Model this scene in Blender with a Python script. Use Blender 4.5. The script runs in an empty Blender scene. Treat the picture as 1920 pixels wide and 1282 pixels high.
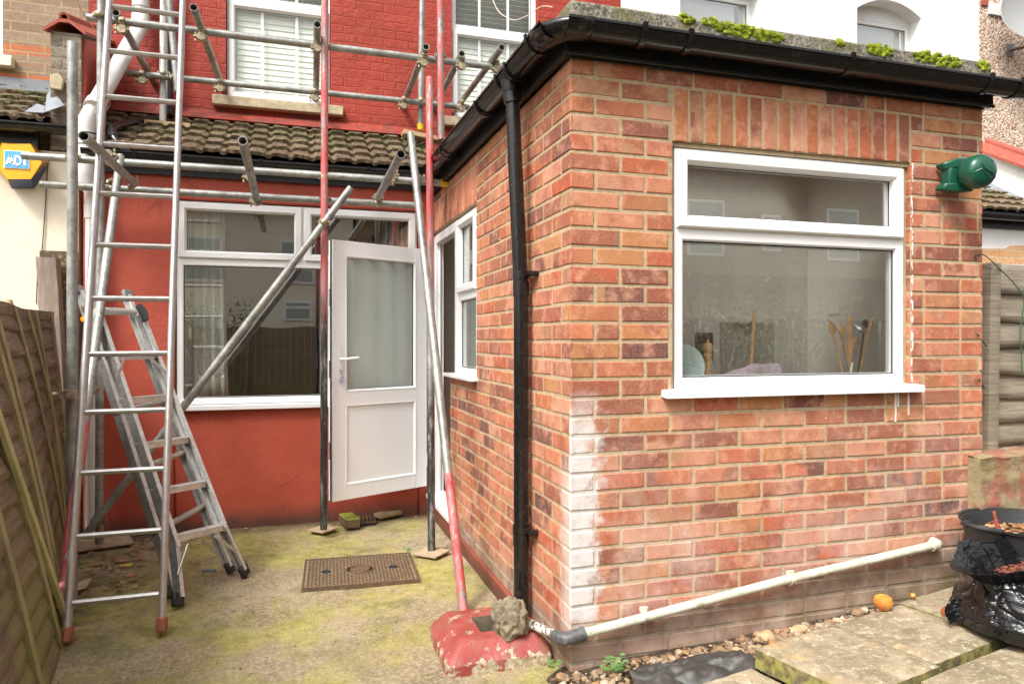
import bpy, bmesh, math, random
from mathutils import Vector, Matrix, noise
random.seed(7)
S = bpy.context.scene
COL = S.collection
PI = math.pi
# ------------------------------------------------------------------ camera
H = 1.33                       # eye height above the yard
FPX = 1342.0                   # focal length in photo pixels (photo 1920 wide)
YAW = math.radians(17.2)
CU, CV = 960.0, 638.0
cam = bpy.data.cameras.new('camera'); co = bpy.data.objects.new('camera', cam); COL.objects.link(co)
cam.sensor_width = 36; cam.lens = FPX/1920*36; cam.shift_y = -3/1920
cam.clip_start = .05; cam.clip_end = 400
co.location = (0, 0, H); co.rotation_euler = (PI/2, 0, -YAW)
S.camera = co
# ------------------------------------------------------------------ world, sun, exposure
SUN_EL, SUN_AZ = math.radians(52), math.radians(230)   # azimuth clockwise from +Y
w = bpy.data.worlds.new('World'); S.world = w; w.use_nodes = True
nt = w.node_tree; nt.nodes.clear()
sky = nt.nodes.new('ShaderNodeTexSky'); sky.sky_type = 'NISHITA'; sky.sun_disc = False
sky.sun_elevation = SUN_EL; sky.sun_rotation = SUN_AZ; sky.air_density = 1.0; sky.dust_density = 6.0; sky.ozone_density = 1.0
hs = nt.nodes.new('ShaderNodeHueSaturation'); hs.inputs['Saturation'].default_value = .12      # overcast: hardly any blue
bg = nt.nodes.new('ShaderNodeBackground'); bg.inputs['Strength'].default_value = .15
wo = nt.nodes.new('ShaderNodeOutputWorld')
nt.links.new(sky.outputs[0], hs.inputs['Color']); nt.links.new(hs.outputs[0], bg.inputs['Color']); nt.links.new(bg.outputs[0], wo.inputs[0])
sl = bpy.data.lights.new('sun', 'SUN'); sl.energy = 1.5; sl.angle = math.radians(12); sl.color = (1, .955, .89)
so = bpy.data.objects.new('sun', sl); COL.objects.link(so)
sd = Vector((math.sin(SUN_AZ)*math.cos(SUN_EL), math.cos(SUN_AZ)*math.cos(SUN_EL), math.sin(SUN_EL)))
so.rotation_euler = sd.to_track_quat('Z', 'Y').to_euler()
vs = S.view_settings; vs.view_transform = 'Standard'; vs.look = 'None'; vs.exposure = 0.98; vs.gamma = 1; vs.use_curve_mapping = False
S.cycles.max_bounces = 8; S.cycles.transparent_max_bounces = 12

# ------------------------------------------------------------------ measuring: a photo pixel onto a known plane
SA, CA = math.sin(YAW), math.cos(YAW)
def ray(u, v):
    r = (u-CU)/FPX; q = (CV-v)/FPX
    return Vector((SA+CA*r, CA-SA*r, q))
def PY(u, v, y):
    d = ray(u, v); t = y/d.y; return Vector((d.x*t, y, H+d.z*t))
def PX(u, v, x):
    d = ray(u, v); t = x/d.x; return Vector((x, d.y*t, H+d.z*t))
def PZ(u, v, z):
    d = ray(u, v); t = (z-H)/d.z; return Vector((d.x*t, d.y*t, z))
def PD(u, v, dep):
    d = ray(u, v); return Vector((d.x*dep, d.y*dep, H+d.z*dep))

# ------------------------------------------------------------------ objects
def tag(o, label=None, cat=None, group=None, kind=None):
    for k, v in (('label', label), ('category', cat), ('group', group), ('kind', kind)):
        if v: o[k] = v
    return o
def thing(name, loc, label, cat, group=None):
    o = bpy.data.objects.new(name, None); COL.objects.link(o); o.location = loc
    o.empty_display_size = .1
    return tag(o, label, cat, group)
class MB:
    """collects shapes; build() links them as one mesh object"""
    def __init__(s): s.v = []; s.f = []; s.m = []; s.c = []; s.mi = 0; s.col = None
    def add(s, vs, fs):
        b = len(s.v); s.v += [tuple(p) for p in vs]
        for f in fs:
            s.f.append([b+i for i in f]); s.m.append(s.mi); s.c.append(s.col)
    def box(s, a, b):
        x0, y0, z0 = a; x1, y1, z1 = b
        s.add([(x0,y0,z0),(x1,y0,z0),(x1,y1,z0),(x0,y1,z0),(x0,y0,z1),(x1,y0,z1),(x1,y1,z1),(x0,y1,z1)],
              [(0,3,2,1),(4,5,6,7),(0,1,5,4),(1,2,6,5),(2,3,7,6),(3,0,4,7)])
        return s
    def obox(s, c, ex, ey, ez):
        """box by centre and three half-extent vectors"""
        c = Vector(c); P = []
        for k in (-1, 1):
            for i, j in ((-1,-1),(1,-1),(1,1),(-1,1)): P.append(c+ex*i+ey*j+ez*k)
        s.add(P, [(0,3,2,1),(4,5,6,7),(0,1,5,4),(1,2,6,5),(2,3,7,6),(3,0,4,7)]); return s
    def bar(s, p, q, w, h, up=(0,0,1)):
        """rectangular bar from p to q, w wide, h along up"""
        p, q = Vector(p), Vector(q); d = (q-p); L = d.length; d.normalize(); up = Vector(up)
        sx = d.cross(up)
        if sx.length < 1e-4: sx = d.cross(Vector((1,0,0)))
        sx.normalize(); uy = sx.cross(d).normalized()
        return s.obox((p+q)/2, sx*w/2, uy*h/2, d*L/2)
    def tube(s, pts, r, n=16, caps=True, hollow=0):
        pts = [Vector(p) for p in pts]; rs = r if isinstance(r, (list, tuple)) else [r]*len(pts)
        d0 = (pts[1]-pts[0]).normalized()
        a = d0.orthogonal().normalized(); V = []; F = []
        for i, p in enumerate(pts):
            d = (pts[min(i+1, len(pts)-1)]-pts[max(i-1, 0)]).normalized()
            a = (a-d*a.dot(d)).normalized(); b = d.cross(a)
            for k in range(n):
                t = 2*PI*k/n; V.append(p+(a*math.cos(t)+b*math.sin(t))*rs[i])
        for i in range(len(pts)-1):
            for k in range(n):
                k2 = (k+1) % n; F.append((i*n+k, i*n+k2, (i+1)*n+k2, (i+1)*n+k))
        if hollow:
            for end in (0, len(pts)-1):
                base = end*n; dd = (pts[1]-pts[0]).normalized() if end == 0 else (pts[-2]-pts[-1]).normalized()
                c = pts[end]; o1 = len(V)
                for k in range(n): V.append(c+(V[base+k]-c)*hollow)
                o2 = len(V)
                for k in range(n): V.append(V[o1+k]+dd*.16)
                for k in range(n):
                    k2 = (k+1) % n; F.append((base+k, base+k2, o1+k2, o1+k)); F.append((o1+k, o1+k2, o2+k2, o2+k))
                F.append(tuple(range(o2, o2+n)))
        elif caps:
            F.append(tuple(range(n))); F.append(tuple(range((len(pts)-1)*n, len(pts)*n)))
        s.add(V, F); return s
    def ring(s, P, a0, a1, b0, b1, prof, closed=False):
        """mitred frame swept round a rectangle; prof = [(inset, depth)]; P(a,b,c) maps to the world"""
        V = []; F = []; n = len(prof)
        for ins, c in prof:
            V += [P(a0+ins, b0+ins, c), P(a1-ins, b0+ins, c), P(a1-ins, b1-ins, c), P(a0+ins, b1-ins, c)]
        for i in range(n if closed else n-1):
            j = (i+1) % n
            for k in range(4):
                k2 = (k+1) % 4; F.append((i*4+k, i*4+k2, j*4+k2, j*4+k))
        s.add(V, F); return s
    def lathe(s, c, prof, n=32, axis=Vector((0,0,1)), closed=True):
        axis = Vector(axis).normalized(); a = axis.orthogonal().normalized(); b = axis.cross(a); c = Vector(c); V = []; F = []
        for r, h in prof:
            for k in range(n):
                t = 2*PI*k/n; V.append(c+axis*h+(a*math.cos(t)+b*math.sin(t))*r)
        for i in range(len(prof)-1):
            for k in range(n):
                k2 = (k+1) % n; F.append((i*n+k, i*n+k2, (i+1)*n+k2, (i+1)*n+k))
        if closed: F.append(tuple(range(n))); F.append(tuple(range((len(prof)-1)*n, len(prof)*n)))
        s.add(V, F); return s
    def grid(s, nu, nv, fn):
        V = [fn(i/nu, j/nv) for j in range(nv+1) for i in range(nu+1)]
        F = [(j*(nu+1)+i, j*(nu+1)+i+1, (j+1)*(nu+1)+i+1, (j+1)*(nu+1)+i) for j in range(nv) for i in range(nu)]
        s.add(V, F); return s
    def prism(s, pts, off):
        """closed polygon pts (3-D) extruded by vector off"""
        off = Vector(off); pts = [Vector(p) for p in pts]; n = len(pts)
        s.add(pts+[p+off for p in pts], [tuple(range(n)), tuple(range(n, 2*n))]+[(i, (i+1) % n, n+(i+1) % n, n+i) for i in range(n)])
        return s
    def blob(s, c, r, sub=2, amp=.2, fr=3., seed=0, sq=(1,1,1), rot=None):
        bm = bmesh.new(); bmesh.ops.create_icosphere(bm, subdivisions=sub, radius=1)
        c = Vector(c); V = []
        for v in bm.verts:
            p = v.co.copy(); k = 1+amp*noise.noise(p*fr+Vector((seed*3.1, seed*1.7, seed)))*2
            q = Vector((p.x*sq[0], p.y*sq[1], p.z*sq[2]))*k*r
            if rot: q = rot @ q
            V.append(c+q)
        s.add(V, [tuple(v.index for v in f.verts) for f in bm.faces]); bm.free(); return s
    def build(s, name, mat, parent=None, smooth=True, ang=35, bevel=0, kind=None, label=None, seg=1):
        me = bpy.data.meshes.new(name); me.from_pydata(s.v, [], s.f)
        mats = mat if isinstance(mat, (list, tuple)) else [mat]
        for m in mats: me.materials.append(m)
        if len(mats) > 1: me.polygons.foreach_set('material_index', s.m)
        if any(c is not None for c in s.c):
            at = me.color_attributes.new('bcol', 'FLOAT_COLOR', 'CORNER'); buf = []
            for p, c in zip(me.polygons, s.c): buf += list(c or (0,0,0,1))*p.loop_total
            at.data.foreach_set('color', buf)
        bm = bmesh.new(); bm.from_mesh(me); bmesh.ops.recalc_face_normals(bm, faces=bm.faces); bm.to_mesh(me); bm.free()
        if smooth:
            me.polygons.foreach_set('use_smooth', [True]*len(me.polygons)); me.set_sharp_from_angle(angle=math.radians(ang))
        o = bpy.data.objects.new(name, me); COL.objects.link(o)
        if parent:
            o.parent = parent
            L = parent.location.copy(); pp = parent
            while pp.parent: pp = pp.parent; L += pp.location if pp.type == 'EMPTY' else Vector((0,0,0))
            if parent.type == 'EMPTY': o.matrix_parent_inverse = Matrix.Translation(-parent.location)
        if bevel:
            b = o.modifiers.new('edge', 'BEVEL'); b.width = bevel; b.segments = seg; b.limit_method = 'ANGLE'; b.angle_limit = math.radians(40)
            b.harden_normals = False
        if kind: o['kind'] = kind
        if label: o['label'] = label
        me.update(); return o

# ------------------------------------------------------------------ materials
class N:
    def __init__(s, name):
        s.mat = bpy.data.materials.new(name); s.mat.use_nodes = True; s.t = s.mat.node_tree
        s.b = s.t.nodes['Principled BSDF']; s.out = s.t.nodes['Material Output']
        s.tc = s.t.nodes.new('ShaderNodeTexCoord')
        s.co = s.tc.outputs['Object']
    def n(s, typ, **kw):
        nd = s.t.nodes.new(typ)
        for k, v in kw.items(): setattr(nd, k, v)
        return nd
    def L(s, a, b): s.t.links.new(a, b)
    def put(s, sock, val):
        if hasattr(val, 'links') or isinstance(val, bpy.types.NodeSocket): s.L(val, sock)
        elif isinstance(val, (tuple, list)) and sock.type == 'RGBA' and len(val) == 3: sock.default_value = (*val, 1)
        else: sock.default_value = val
    def map(s, scale=(1,1,1), rot=(0,0,0), loc=(0,0,0)):
        m = s.n('ShaderNodeMapping'); s.L(s.co, m.inputs[0]); m.inputs['Scale'].default_value = scale; m.inputs['Rotation'].default_value = rot; m.inputs['Location'].default_value = loc
        return m.outputs[0]
    def noise(s, scale, detail=4, rough=.6, co=None, dist=0):
        t = s.n('ShaderNodeTexNoise'); s.L(co or s.co, t.inputs['Vector']); t.inputs['Scale'].default_value = scale
        t.inputs['Detail'].default_value = detail; t.inputs['Roughness'].default_value = rough; t.inputs['Distortion'].default_value = dist
        return t.outputs['Fac']
    def vor(s, scale, co=None, out='Distance', feature='F1'):
        t = s.n('ShaderNodeTexVoronoi'); t.feature = feature; s.L(co or s.co, t.inputs['Vector']); t.inputs['Scale'].default_value = scale
        return t.outputs[out]
    def ramp(s, x, lo, hi, a=0., b=1.):
        r = s.n('ShaderNodeMapRange'); s.put(r.inputs[0], x); r.inputs[1].default_value = lo; r.inputs[2].default_value = hi
        r.inputs[3].default_value = a; r.inputs[4].default_value = b; return r.outputs[0]
    def cr(s, x, stops, interp='LINEAR'):
        r = s.n('ShaderNodeValToRGB'); s.L(x, r.inputs[0]); e = r.color_ramp.elements; r.color_ramp.interpolation = interp
        while len(e) < len(stops): e.new(.5)
        for el, (p, c) in zip(e, stops): el.position = p; el.color = (*c, 1)
        return r.outputs[0]
    def mix(s, f, a, b, mode='MIX'):
        m = s.n('ShaderNodeMix', data_type='RGBA', blend_type=mode); s.put(m.inputs[0], f); s.put(m.inputs[6], a); s.put(m.inputs[7], b); return m.outputs[2]
    def addco(s, co, v):
        a = s.n('ShaderNodeVectorMath', operation='ADD'); s.L(co, a.inputs[0]); a.inputs[1].default_value = v; return a.outputs[0]
    def math(s, op, a, b=0.):
        m = s.n('ShaderNodeMath', operation=op); s.put(m.inputs[0], a); s.put(m.inputs[1], b); return m.outputs[0]
    def xyz(s, co=None):
        x = s.n('ShaderNodeSeparateXYZ'); s.L(co or s.co, x.inputs[0]); return x.outputs
    def bump(s, h, strength=.4, dist=.01):
        b = s.n('ShaderNodeBump'); s.L(h, b.inputs['Height']); b.inputs['Strength'].default_value = strength; b.inputs['Distance'].default_value = dist
        s.L(b.outputs[0], s.b.inputs['Normal']); return b
    def fin(s, col, rough=.6, metal=0., spec=None):
        s.put(s.b.inputs['Base Color'], col); s.put(s.b.inputs['Roughness'], rough); s.put(s.b.inputs['Metallic'], metal)
        if spec is not None: s.b.inputs['Specular IOR Level'].default_value = spec
        return s.mat
def sg(r, g, b): # photo sRGB 0-255 to linear
    f = lambda c: (c/255/12.92) if c/255 < .04045 else ((c/255+.055)/1.055)**2.4
    return (f(r), f(g), f(b))
def plain(name, col, rough=.5, metal=0., var=.12, sc=8, bmp=0, bs=60, spec=None):
    n = N(name); x = n.noise(sc, 5)
    c = n.mix(n.ramp(x, .3, .7), tuple(k*(1-var) for k in col), tuple(min(1, k*(1+var)) for k in col))
    if bmp: n.bump(n.noise(bs, 4), bmp, .004)
    return n.fin(c, rough, metal, spec)
M = {}
def brickmat():
    n = N('multi stock brick'); at = n.n('ShaderNodeAttribute'); at.attribute_name = 'bcol'
    sp = n.n('ShaderNodeSeparateColor'); n.L(at.outputs['Color'], sp.inputs[0]); r, g, b = sp.outputs[0], sp.outputs[1], sp.outputs[2]
    base2 = None; off = n.n('ShaderNodeCombineXYZ'); n.L(n.math('MULTIPLY', b, 37.), off.inputs[0]); n.L(n.math('MULTIPLY', g, 19.), off.inputs[2])
    va = n.n('ShaderNodeVectorMath', operation='ADD'); n.L(n.co, va.inputs[0]); n.L(off.outputs[0], va.inputs[1]); co = va.outputs[0]
    base = n.cr(r, [(0, (.46,.165,.080)), (.16, (.56,.270,.165)), (.30, (.41,.080,.034)), (.42, (.47,.215,.085)), (.54, (.28,.085,.048)), (.66, (.53,.180,.085)), (.78, (.17,.060,.044)), (.90, (.34,.12,.07)), (1, (.11,.050,.045))])
    b2 = n.cr(b, [(0, (.50,.26,.16)), (.2, (.33,.085,.05)), (.4, (.46,.19,.085)), (.55, (.22,.08,.058)), (.7, (.50,.15,.075)), (.85, (.40,.22,.11)), (1, (.28,.12,.085))])
    base = n.mix(n.ramp(n.noise(4.2, 2, .5, n.addco(co, (9,1,4))), .55, .60), base, b2)
    blot = n.noise(9, 3, .6, co); dark = n.mix(n.ramp(blot, .5, .72), base, (.17,.060,.045))
    dark = n.mix(n.math('MULTIPLY', n.ramp(g, .3, 1), .75), base, dark)
    dark = n.mix(n.math('MULTIPLY', n.ramp(n.noise(11, 4, .65, n.addco(co, (5,3,9))), .50, .66), .6), dark, (.30,.075,.045)); pale = n.mix(n.math('MULTIPLY', n.ramp(n.noise(15, 5, .7, co), .50, .68), .62), dark, (.66,.34,.22))
    speck = n.ramp(n.noise(260, 2, .6), .52, .72); c = n.mix(n.math('MULTIPLY', speck, .40), pale, (.72,.50,.38))
    dk = n.ramp(n.noise(180, 2, .6), .62, .72); c = n.mix(n.math('MULTIPLY', dk, .5), c, (.10,.05,.04))
    # edges of the mortar smeared over the arris, a white limewash strip, grey splash at the foot
    c = wallstains(n, c, .93)
    h = n.math('ADD', n.math('MULTIPLY', n.noise(70, 5, .7), .6), n.math('MULTIPLY', n.noise(300, 3), .4)); n.bump(h, .55, .004)
    return n.fin(c, .88, 0, .25)
def wallstains(n, c, amt):
    X, Y, Z = n.xyz()
    wn = n.noise(14, 4, .65); wv = n.math('MULTIPLY', n.math('SUBTRACT', wn, .5), .16)
    front = n.math('LESS_THAN', Y, 2.645)
    a = n.ramp(n.math('ADD', X, n.math('MULTIPLY', wv, 1.8)), 1.135, 1.20, 1, 0)
    top = n.ramp(n.math('ADD', Z, n.math('MULTIPLY', wv, 2.)), .93, 1.14, 1, 0); bot = n.ramp(n.math('ADD', Z, wv), .17, .23, 0, 1)
    streak = n.ramp(n.noise(20, 5, .7, n.map((1,1,.5))), .12, .36)
    m = n.math('MULTIPLY', n.math('MULTIPLY', n.math('MULTIPLY', a, top), n.math('MULTIPLY', bot, front)), streak)
    c = n.mix(n.math('MULTIPLY', m, amt), c, n.mix(n.ramp(n.noise(18, 5, .75), .35, .65), (.56,.53,.51), (.72,.70,.68)))
    side = n.math('MULTIPLY', n.math('GREATER_THAN', Y, 2.63), n.ramp(n.math('ADD', Y, wv), 2.68, 2.76, 1, 0))
    side = n.math('MULTIPLY', n.math('MULTIPLY', side, n.ramp(Z, .75, .9, 1, 0)), n.ramp(Z, .1, .2, 0, .6))
    c = n.mix(n.math('MULTIPLY', side, streak), c, (.72,.62,.57))
    # salts blooming over the lower courses
    salt = n.math('MULTIPLY', n.ramp(Z, 1.1, .35, 0, .60), n.ramp(n.noise(3.3, 5, .7), .42, .68))
    c = n.mix(n.math('MULTIPLY', salt, front), c, (.62,.50,.44))
    # damp, grey-brown foot of the wall
    zz = n.math('SUBTRACT', Z, n.math('MULTIPLY', n.math('SUBTRACT', X, 1.05), .098))
    fo = n.ramp(n.math('ADD', zz, n.math('MULTIPLY', wv, .6)), .115, .20, 1, 0)
    c = n.mix(n.math('MULTIPLY', fo, .8), c, n.mix(n.ramp(n.noise(10, 4), .35, .7), (.17,.125,.09), (.40,.32,.25)))
    mo = n.math('MULTIPLY', n.ramp(Z, .42, .2, 0, .75), n.math('MULTIPLY', n.ramp(X, 2.2, 2.9, 0, 1), n.ramp(n.noise(6, 4), .45, .65)))
    c = n.mix(mo, c, (.12,.11,.04))
    # spots of white paint
    sp = n.ramp(n.vor(11), .05, .035, 0, 1); sp = n.math('MULTIPLY', sp, n.ramp(n.noise(5, 2), .55, .6)); c = n.mix(n.math('MULTIPLY', sp, .8), c, (.8,.77,.73))
    return c
M['brick'] = brickmat()
n = N('sandy mortar'); c = n.mix(n.ramp(n.noise(40, 5, .7), .3, .7), (.36,.265,.155), (.56,.44,.28)); c = n.mix(n.math('MULTIPLY', n.ramp(n.noise(3, 3), .5, .7), .4), c, (.22,.16,.10))
c = wallstains(n, c, .75); n.bump(n.noise(160, 4), .5, .004); M['mortar'] = n.fin(c, .95)
def redmat(name, bricks):
    n = N(name); X, Y, Z = n.xyz()
    c = n.mix(n.ramp(n.noise(2.2, 5, .6), .3, .7), (.28,.032,.017) if bricks else (.36,.060,.034), (.38,.045,.024) if bricks else (.45,.086,.050))
    c = n.mix(n.math('MULTIPLY', n.ramp(n.noise(7, 6, .75, n.map((1,1,.4))), .55, .8), .4), c, (.30,.035,.022))
    c = n.mix(n.math('MULTIPLY', n.ramp(n.noise(60, 3, .7), .63, .75), .35), c, (.60,.17,.12))
    dirt = n.math('MULTIPLY', n.ramp(n.math('ADD', Z, n.math('MULTIPLY', n.noise(8, 4), .12)), .07, .20, 1, 0), .85); c = n.mix(dirt, c, (.075,.05,.035))
    if bricks:
        cm = n.n('ShaderNodeCombineXYZ'); n.L(n.math('ADD', X, n.math('MULTIPLY', n.noise(6, 2), .02)), cm.inputs[0]); n.L(n.math('ADD', Z, n.math('MULTIPLY', n.noise(2, 3), .03)), cm.inputs[1])
        bt = n.n('ShaderNodeTexBrick'); n.L(cm.outputs[0], bt.inputs['Vector']); bt.inputs['Scale'].default_value = 1; bt.inputs['Mortar Size'].default_value = .007
        bt.inputs['Mortar Smooth'].default_value = .8; bt.inputs['Brick Width'].default_value = .225; bt.inputs['Row Height'].default_value = .075
        h = n.math('ADD', n.math('MULTIPLY', bt.outputs['Fac'], n.ramp(n.noise(3.5, 4, .7), .35, .6, -.05, -.55)), n.math('ADD', n.math('MULTIPLY', n.noise(35, 6, .75), 1.0), n.math('MULTIPLY', n.noise(9, 4), 1.4))); n.bump(h, .85, .012)
        c = n.mix(n.math('MULTIPLY', n.math('MULTIPLY', bt.outputs['Fac'], n.ramp(n.noise(4, 4, .7), .4, .6)), .20), c, (.22,.026,.016))
        crk = n.math('MULTIPLY', n.ramp(Z, 3.28, 3.19, 0, 1), n.ramp(n.noise(9, 5, .7), .42, .58)); c = n.mix(n.math('MULTIPLY', crk, .6), c, (.10,.05,.04))
    else:
        h = n.math('ADD', n.math('MULTIPLY', n.noise(45, 6, .75), 1.6), n.math('MULTIPLY', n.noise(5, 5, .7), 1.6)); n.bump(h, .42, .009); c = n.mix(n.math('MULTIPLY', n.ramp(n.noise(2.6, 7, .78), .54, .66), .35), c, (.27,.042,.028)); c = n.mix(n.math('MULTIPLY', n.ramp(n.vor(1.6, n.map((1,1,.45)), 'Distance', 'DISTANCE_TO_EDGE'), .006, .0, 0, 1), n.math('MULTIPLY', n.ramp(n.noise(2, 2), .55, .6), .5)), c, (.14,.03,.02))
    return n.fin(c, .62, 0, .35)
M['red'] = redmat('brick red masonry paint on render', False); M['redbrick'] = redmat('red painted brickwork', True)
def stockmat(name, c1, c2, mort, band=None, axis='X'):
    n = N(name); X, Y, Z = n.xyz(); cm = n.n('ShaderNodeCombineXYZ'); n.L(X if axis == 'X' else Y, cm.inputs[0]); n.L(Z, cm.inputs[1])
    bt = n.n('ShaderNodeTexBrick'); n.L(cm.outputs[0], bt.inputs['Vector']); bt.inputs['Scale'].default_value = 1; bt.inputs['Mortar Size'].default_value = .006
    bt.inputs['Brick Width'].default_value = .225; bt.inputs['Row Height'].default_value = .075; bt.inputs['Color1'].default_value = (*c1, 1); bt.inputs['Color2'].default_value = (*c2, 1); bt.inputs['Mortar'].default_value = (*mort, 1)
    c = bt.outputs['Color']
    if band:
        for z0, z1 in band:
            k = n.math('MULTIPLY', n.math('GREATER_THAN', Z, z0), n.math('LESS_THAN', Z, z1)); k = n.math('MULTIPLY', k, n.math('SUBTRACT', 1., bt.outputs['Fac'])); c = n.mix(n.math('MULTIPLY', k, .85), c, (.55,.15,.05))
    c = n.mix(n.math('MULTIPLY', n.ramp(n.noise(30, 5, .7), .4, .75), .5), c, tuple(k*.4 for k in c1))
    n.bump(n.math('ADD', n.math('MULTIPLY', bt.outputs['Fac'], -1.), n.math('MULTIPLY', n.noise(90, 4), .6)), .6, .008)
    return n.fin(c, .9)
M['stock'] = stockmat('yellow brown stock brick', (.26,.175,.115), (.35,.26,.175), (.42,.31,.18), [(3.50,3.575), (3.275,3.35), (3.42,3.425)])
M['stockdark'] = stockmat('brown stock brick', (.34,.22,.14), (.44,.30,.20), (.50,.40,.29))
def tubemat(name, paint=None, zsplit=None, black=None):
    n = N(name); g = n.mix(n.ramp(n.noise(6, 5, .7), .35, .65), (.20,.20,.185), (.42,.42,.39))
    g = n.mix(n.math('MULTIPLY', n.ramp(n.noise(40, 6, .78), .50, .66), .65), g, (.13,.115,.095))
    metal = .4; ro = .46
    if paint:
        wn = n.noise(30, 6, .75, n.map((1,1,.16))); fine = n.noise(160, 4, .8)
        wear = n.math('ADD', n.math('MULTIPLY', wn, .75), n.math('MULTIPLY', fine, .25)); k = n.ramp(wear, paint[1]-.02, paint[1]+.015, 1, 0)
        if zsplit:
            Z = n.xyz()[2]; k = n.math('MULTIPLY', k, n.ramp(Z, zsplit-.01, zsplit+.01, 1, 0) if zsplit > 0 else n.ramp(Z, -zsplit-.2, -zsplit+.25, 0, 1))
        if black:
            Z = n.xyz()[2]; kb = n.math('MULTIPLY', n.ramp(Z, black-.1, black+.2, 1, 0), n.ramp(wear, .40, .5)); g = n.mix(n.math('MULTIPLY', kb, .9), g, (.022,.020,.020))
        pk = n.mix(n.ramp(n.noise(14, 5, .7, n.map((1,1,.2))), .35, .65), paint[0], tuple(min(1, c*.75+.16) for c in paint[0]))
        g = n.mix(k, g, pk); n.put(n.b.inputs['Metallic'], n.math('MULTIPLY', n.math('SUBTRACT', 1., k), .5)); n.bump(n.math('ADD', wear, k), .35, .002)
        n.put(n.b.inputs['Base Color'], g); n.b.inputs['Roughness'].default_value = .45; return n.mat
    n.bump(n.noise(120, 4), .25, .002); return n.fin(g, ro, metal)
M['galv'] = tubemat('galvanised scaffold steel'); RED = (.56,.030,.028)
M['tubered'] = tubemat('flaking red paint on steel', (RED, .50)); M['tubeS5'] = tubemat('red paint worn to bare and dark steel', ((.50,.05,.045), .54), zsplit=-1.55, black=1.6)
M['tubeS7'] = tubemat('red over dark steel tube', (RED, .55), zsplit=-1.75, black=.95); M['tubeS9'] = tubemat('steel tube with red dipped end', (RED, .535), zsplit=.63)
M['tubewhite'] = tubemat('whitened worn steel tube', ((.60,.58,.54), .55)); M['tubeS11'] = tubemat('whitened tube with red lower end', (RED, .545), zsplit=.92)
M['alu'] = plain('ladder aluminium', (.50,.48,.46), .38, .7, .16, 30, .15, 90); M['aluold'] = plain('paint-splashed aluminium', (.52,.50,.47), .45, .55, .25, 35, .3, 60)
n = N('paint-splashed step aluminium'); c = n.mix(n.ramp(n.noise(12, 5, .7), .35, .65), (.52,.51,.49), (.72,.71,.69)); c = n.mix(n.ramp(n.noise(45, 5, .75), .56, .60), c, (.78,.76,.72)); c = n.mix(n.ramp(n.noise(70, 4, .7), .62, .66), c, (.13,.12,.11)); n.bump(n.noise(60, 4), .2, .002); M['alusp'] = n.fin(c, .42, .45)
M['brass'] = plain('passivated clamp steel', (.36,.30,.20), .42, .6, .5, 45, .4, 120)
n = N('black gutter plastic'); c = n.mix(n.ramp(n.noise(30, 5, .7), .55, .75), (.010,.009,.009), (.040,.034,.030)); n.bump(n.noise(2.5, 2), .05, .01); M['black'] = n.fin(c, n.ramp(n.noise(14, 4), .3, .7, .17, .27))
n = N('black bitumen painted board'); c = n.mix(n.ramp(n.noise(40, 5, .75), .62, .75), (.008,.008,.008), (.09,.08,.075)); n.bump(n.noise(45, 5), .5, .006); M['bitumen'] = n.fin(c, .42)
M['upvc'] = plain('white window plastic', (.76,.755,.75), .28, 0, .025, 3); M['doorwhite'] = plain('bright white door plastic', (.88,.88,.89), .25, 0, .02, 3); M['upvcold'] = plain('slightly grey white plastic', (.72,.71,.70), .35, 0, .05, 5)
M['seal'] = plain('dark rubber seal', (.02,.02,.02), .6)
def glassmat(name, tint=(.93,.96,.94), boost=1.3, base=.06, rough=0.0):
    n = N(name); n.t.nodes.remove(n.b); tr = n.n('ShaderNodeBsdfTransparent'); tr.inputs[0].default_value = (*tint, 1); gl = n.n('ShaderNodeBsdfGlossy'); gl.inputs['Roughness'].default_value = rough; gl.inputs['Color'].default_value = (.95,.97,.96,1)
    ge = n.n('ShaderNodeNewGeometry'); dt = n.n('ShaderNodeVectorMath', operation='DOT_PRODUCT'); n.L(ge.outputs['Normal'], dt.inputs[0]); n.L(ge.outputs['Incoming'], dt.inputs[1]); ms = n.n('ShaderNodeMixShader')
    f = n.math('ADD', n.math('MULTIPLY', n.math('POWER', n.math('SUBTRACT', 1., n.math('ABSOLUTE', dt.outputs['Value'])), 5.), boost*.6), base); n.L(f, ms.inputs[0])
    b = n.n('ShaderNodeBump'); b.inputs['Strength'].default_value = .05; b.inputs['Distance'].default_value = .01; n.L(n.noise(1.6, 1), b.inputs['Height']); n.L(b.outputs[0], gl.inputs['Normal'])
    n.L(tr.outputs[0], ms.inputs[1]); n.L(gl.outputs[0], ms.inputs[2]); n.L(ms.outputs[0], n.out.inputs[0]); return n.mat
M['glass'] = glassmat('double glazing', (.985,.99,.985), 1.2, .24); M['glassdark'] = glassmat('glass in front of a dark room', (.97,.98,.96), 1.2, .27); M['glassup'] = glassmat('upper floor glazing', (.96,.98,.97), 1.2, .04)
n = N('frosted door glass'); n.b.inputs['Transmission Weight'].default_value = .75; n.b.inputs['IOR'].default_value = 1.25; n.bump(n.noise(230, 3), .5, .004); M['frost'] = n.fin((.90,.95,.92), .22)
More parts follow.
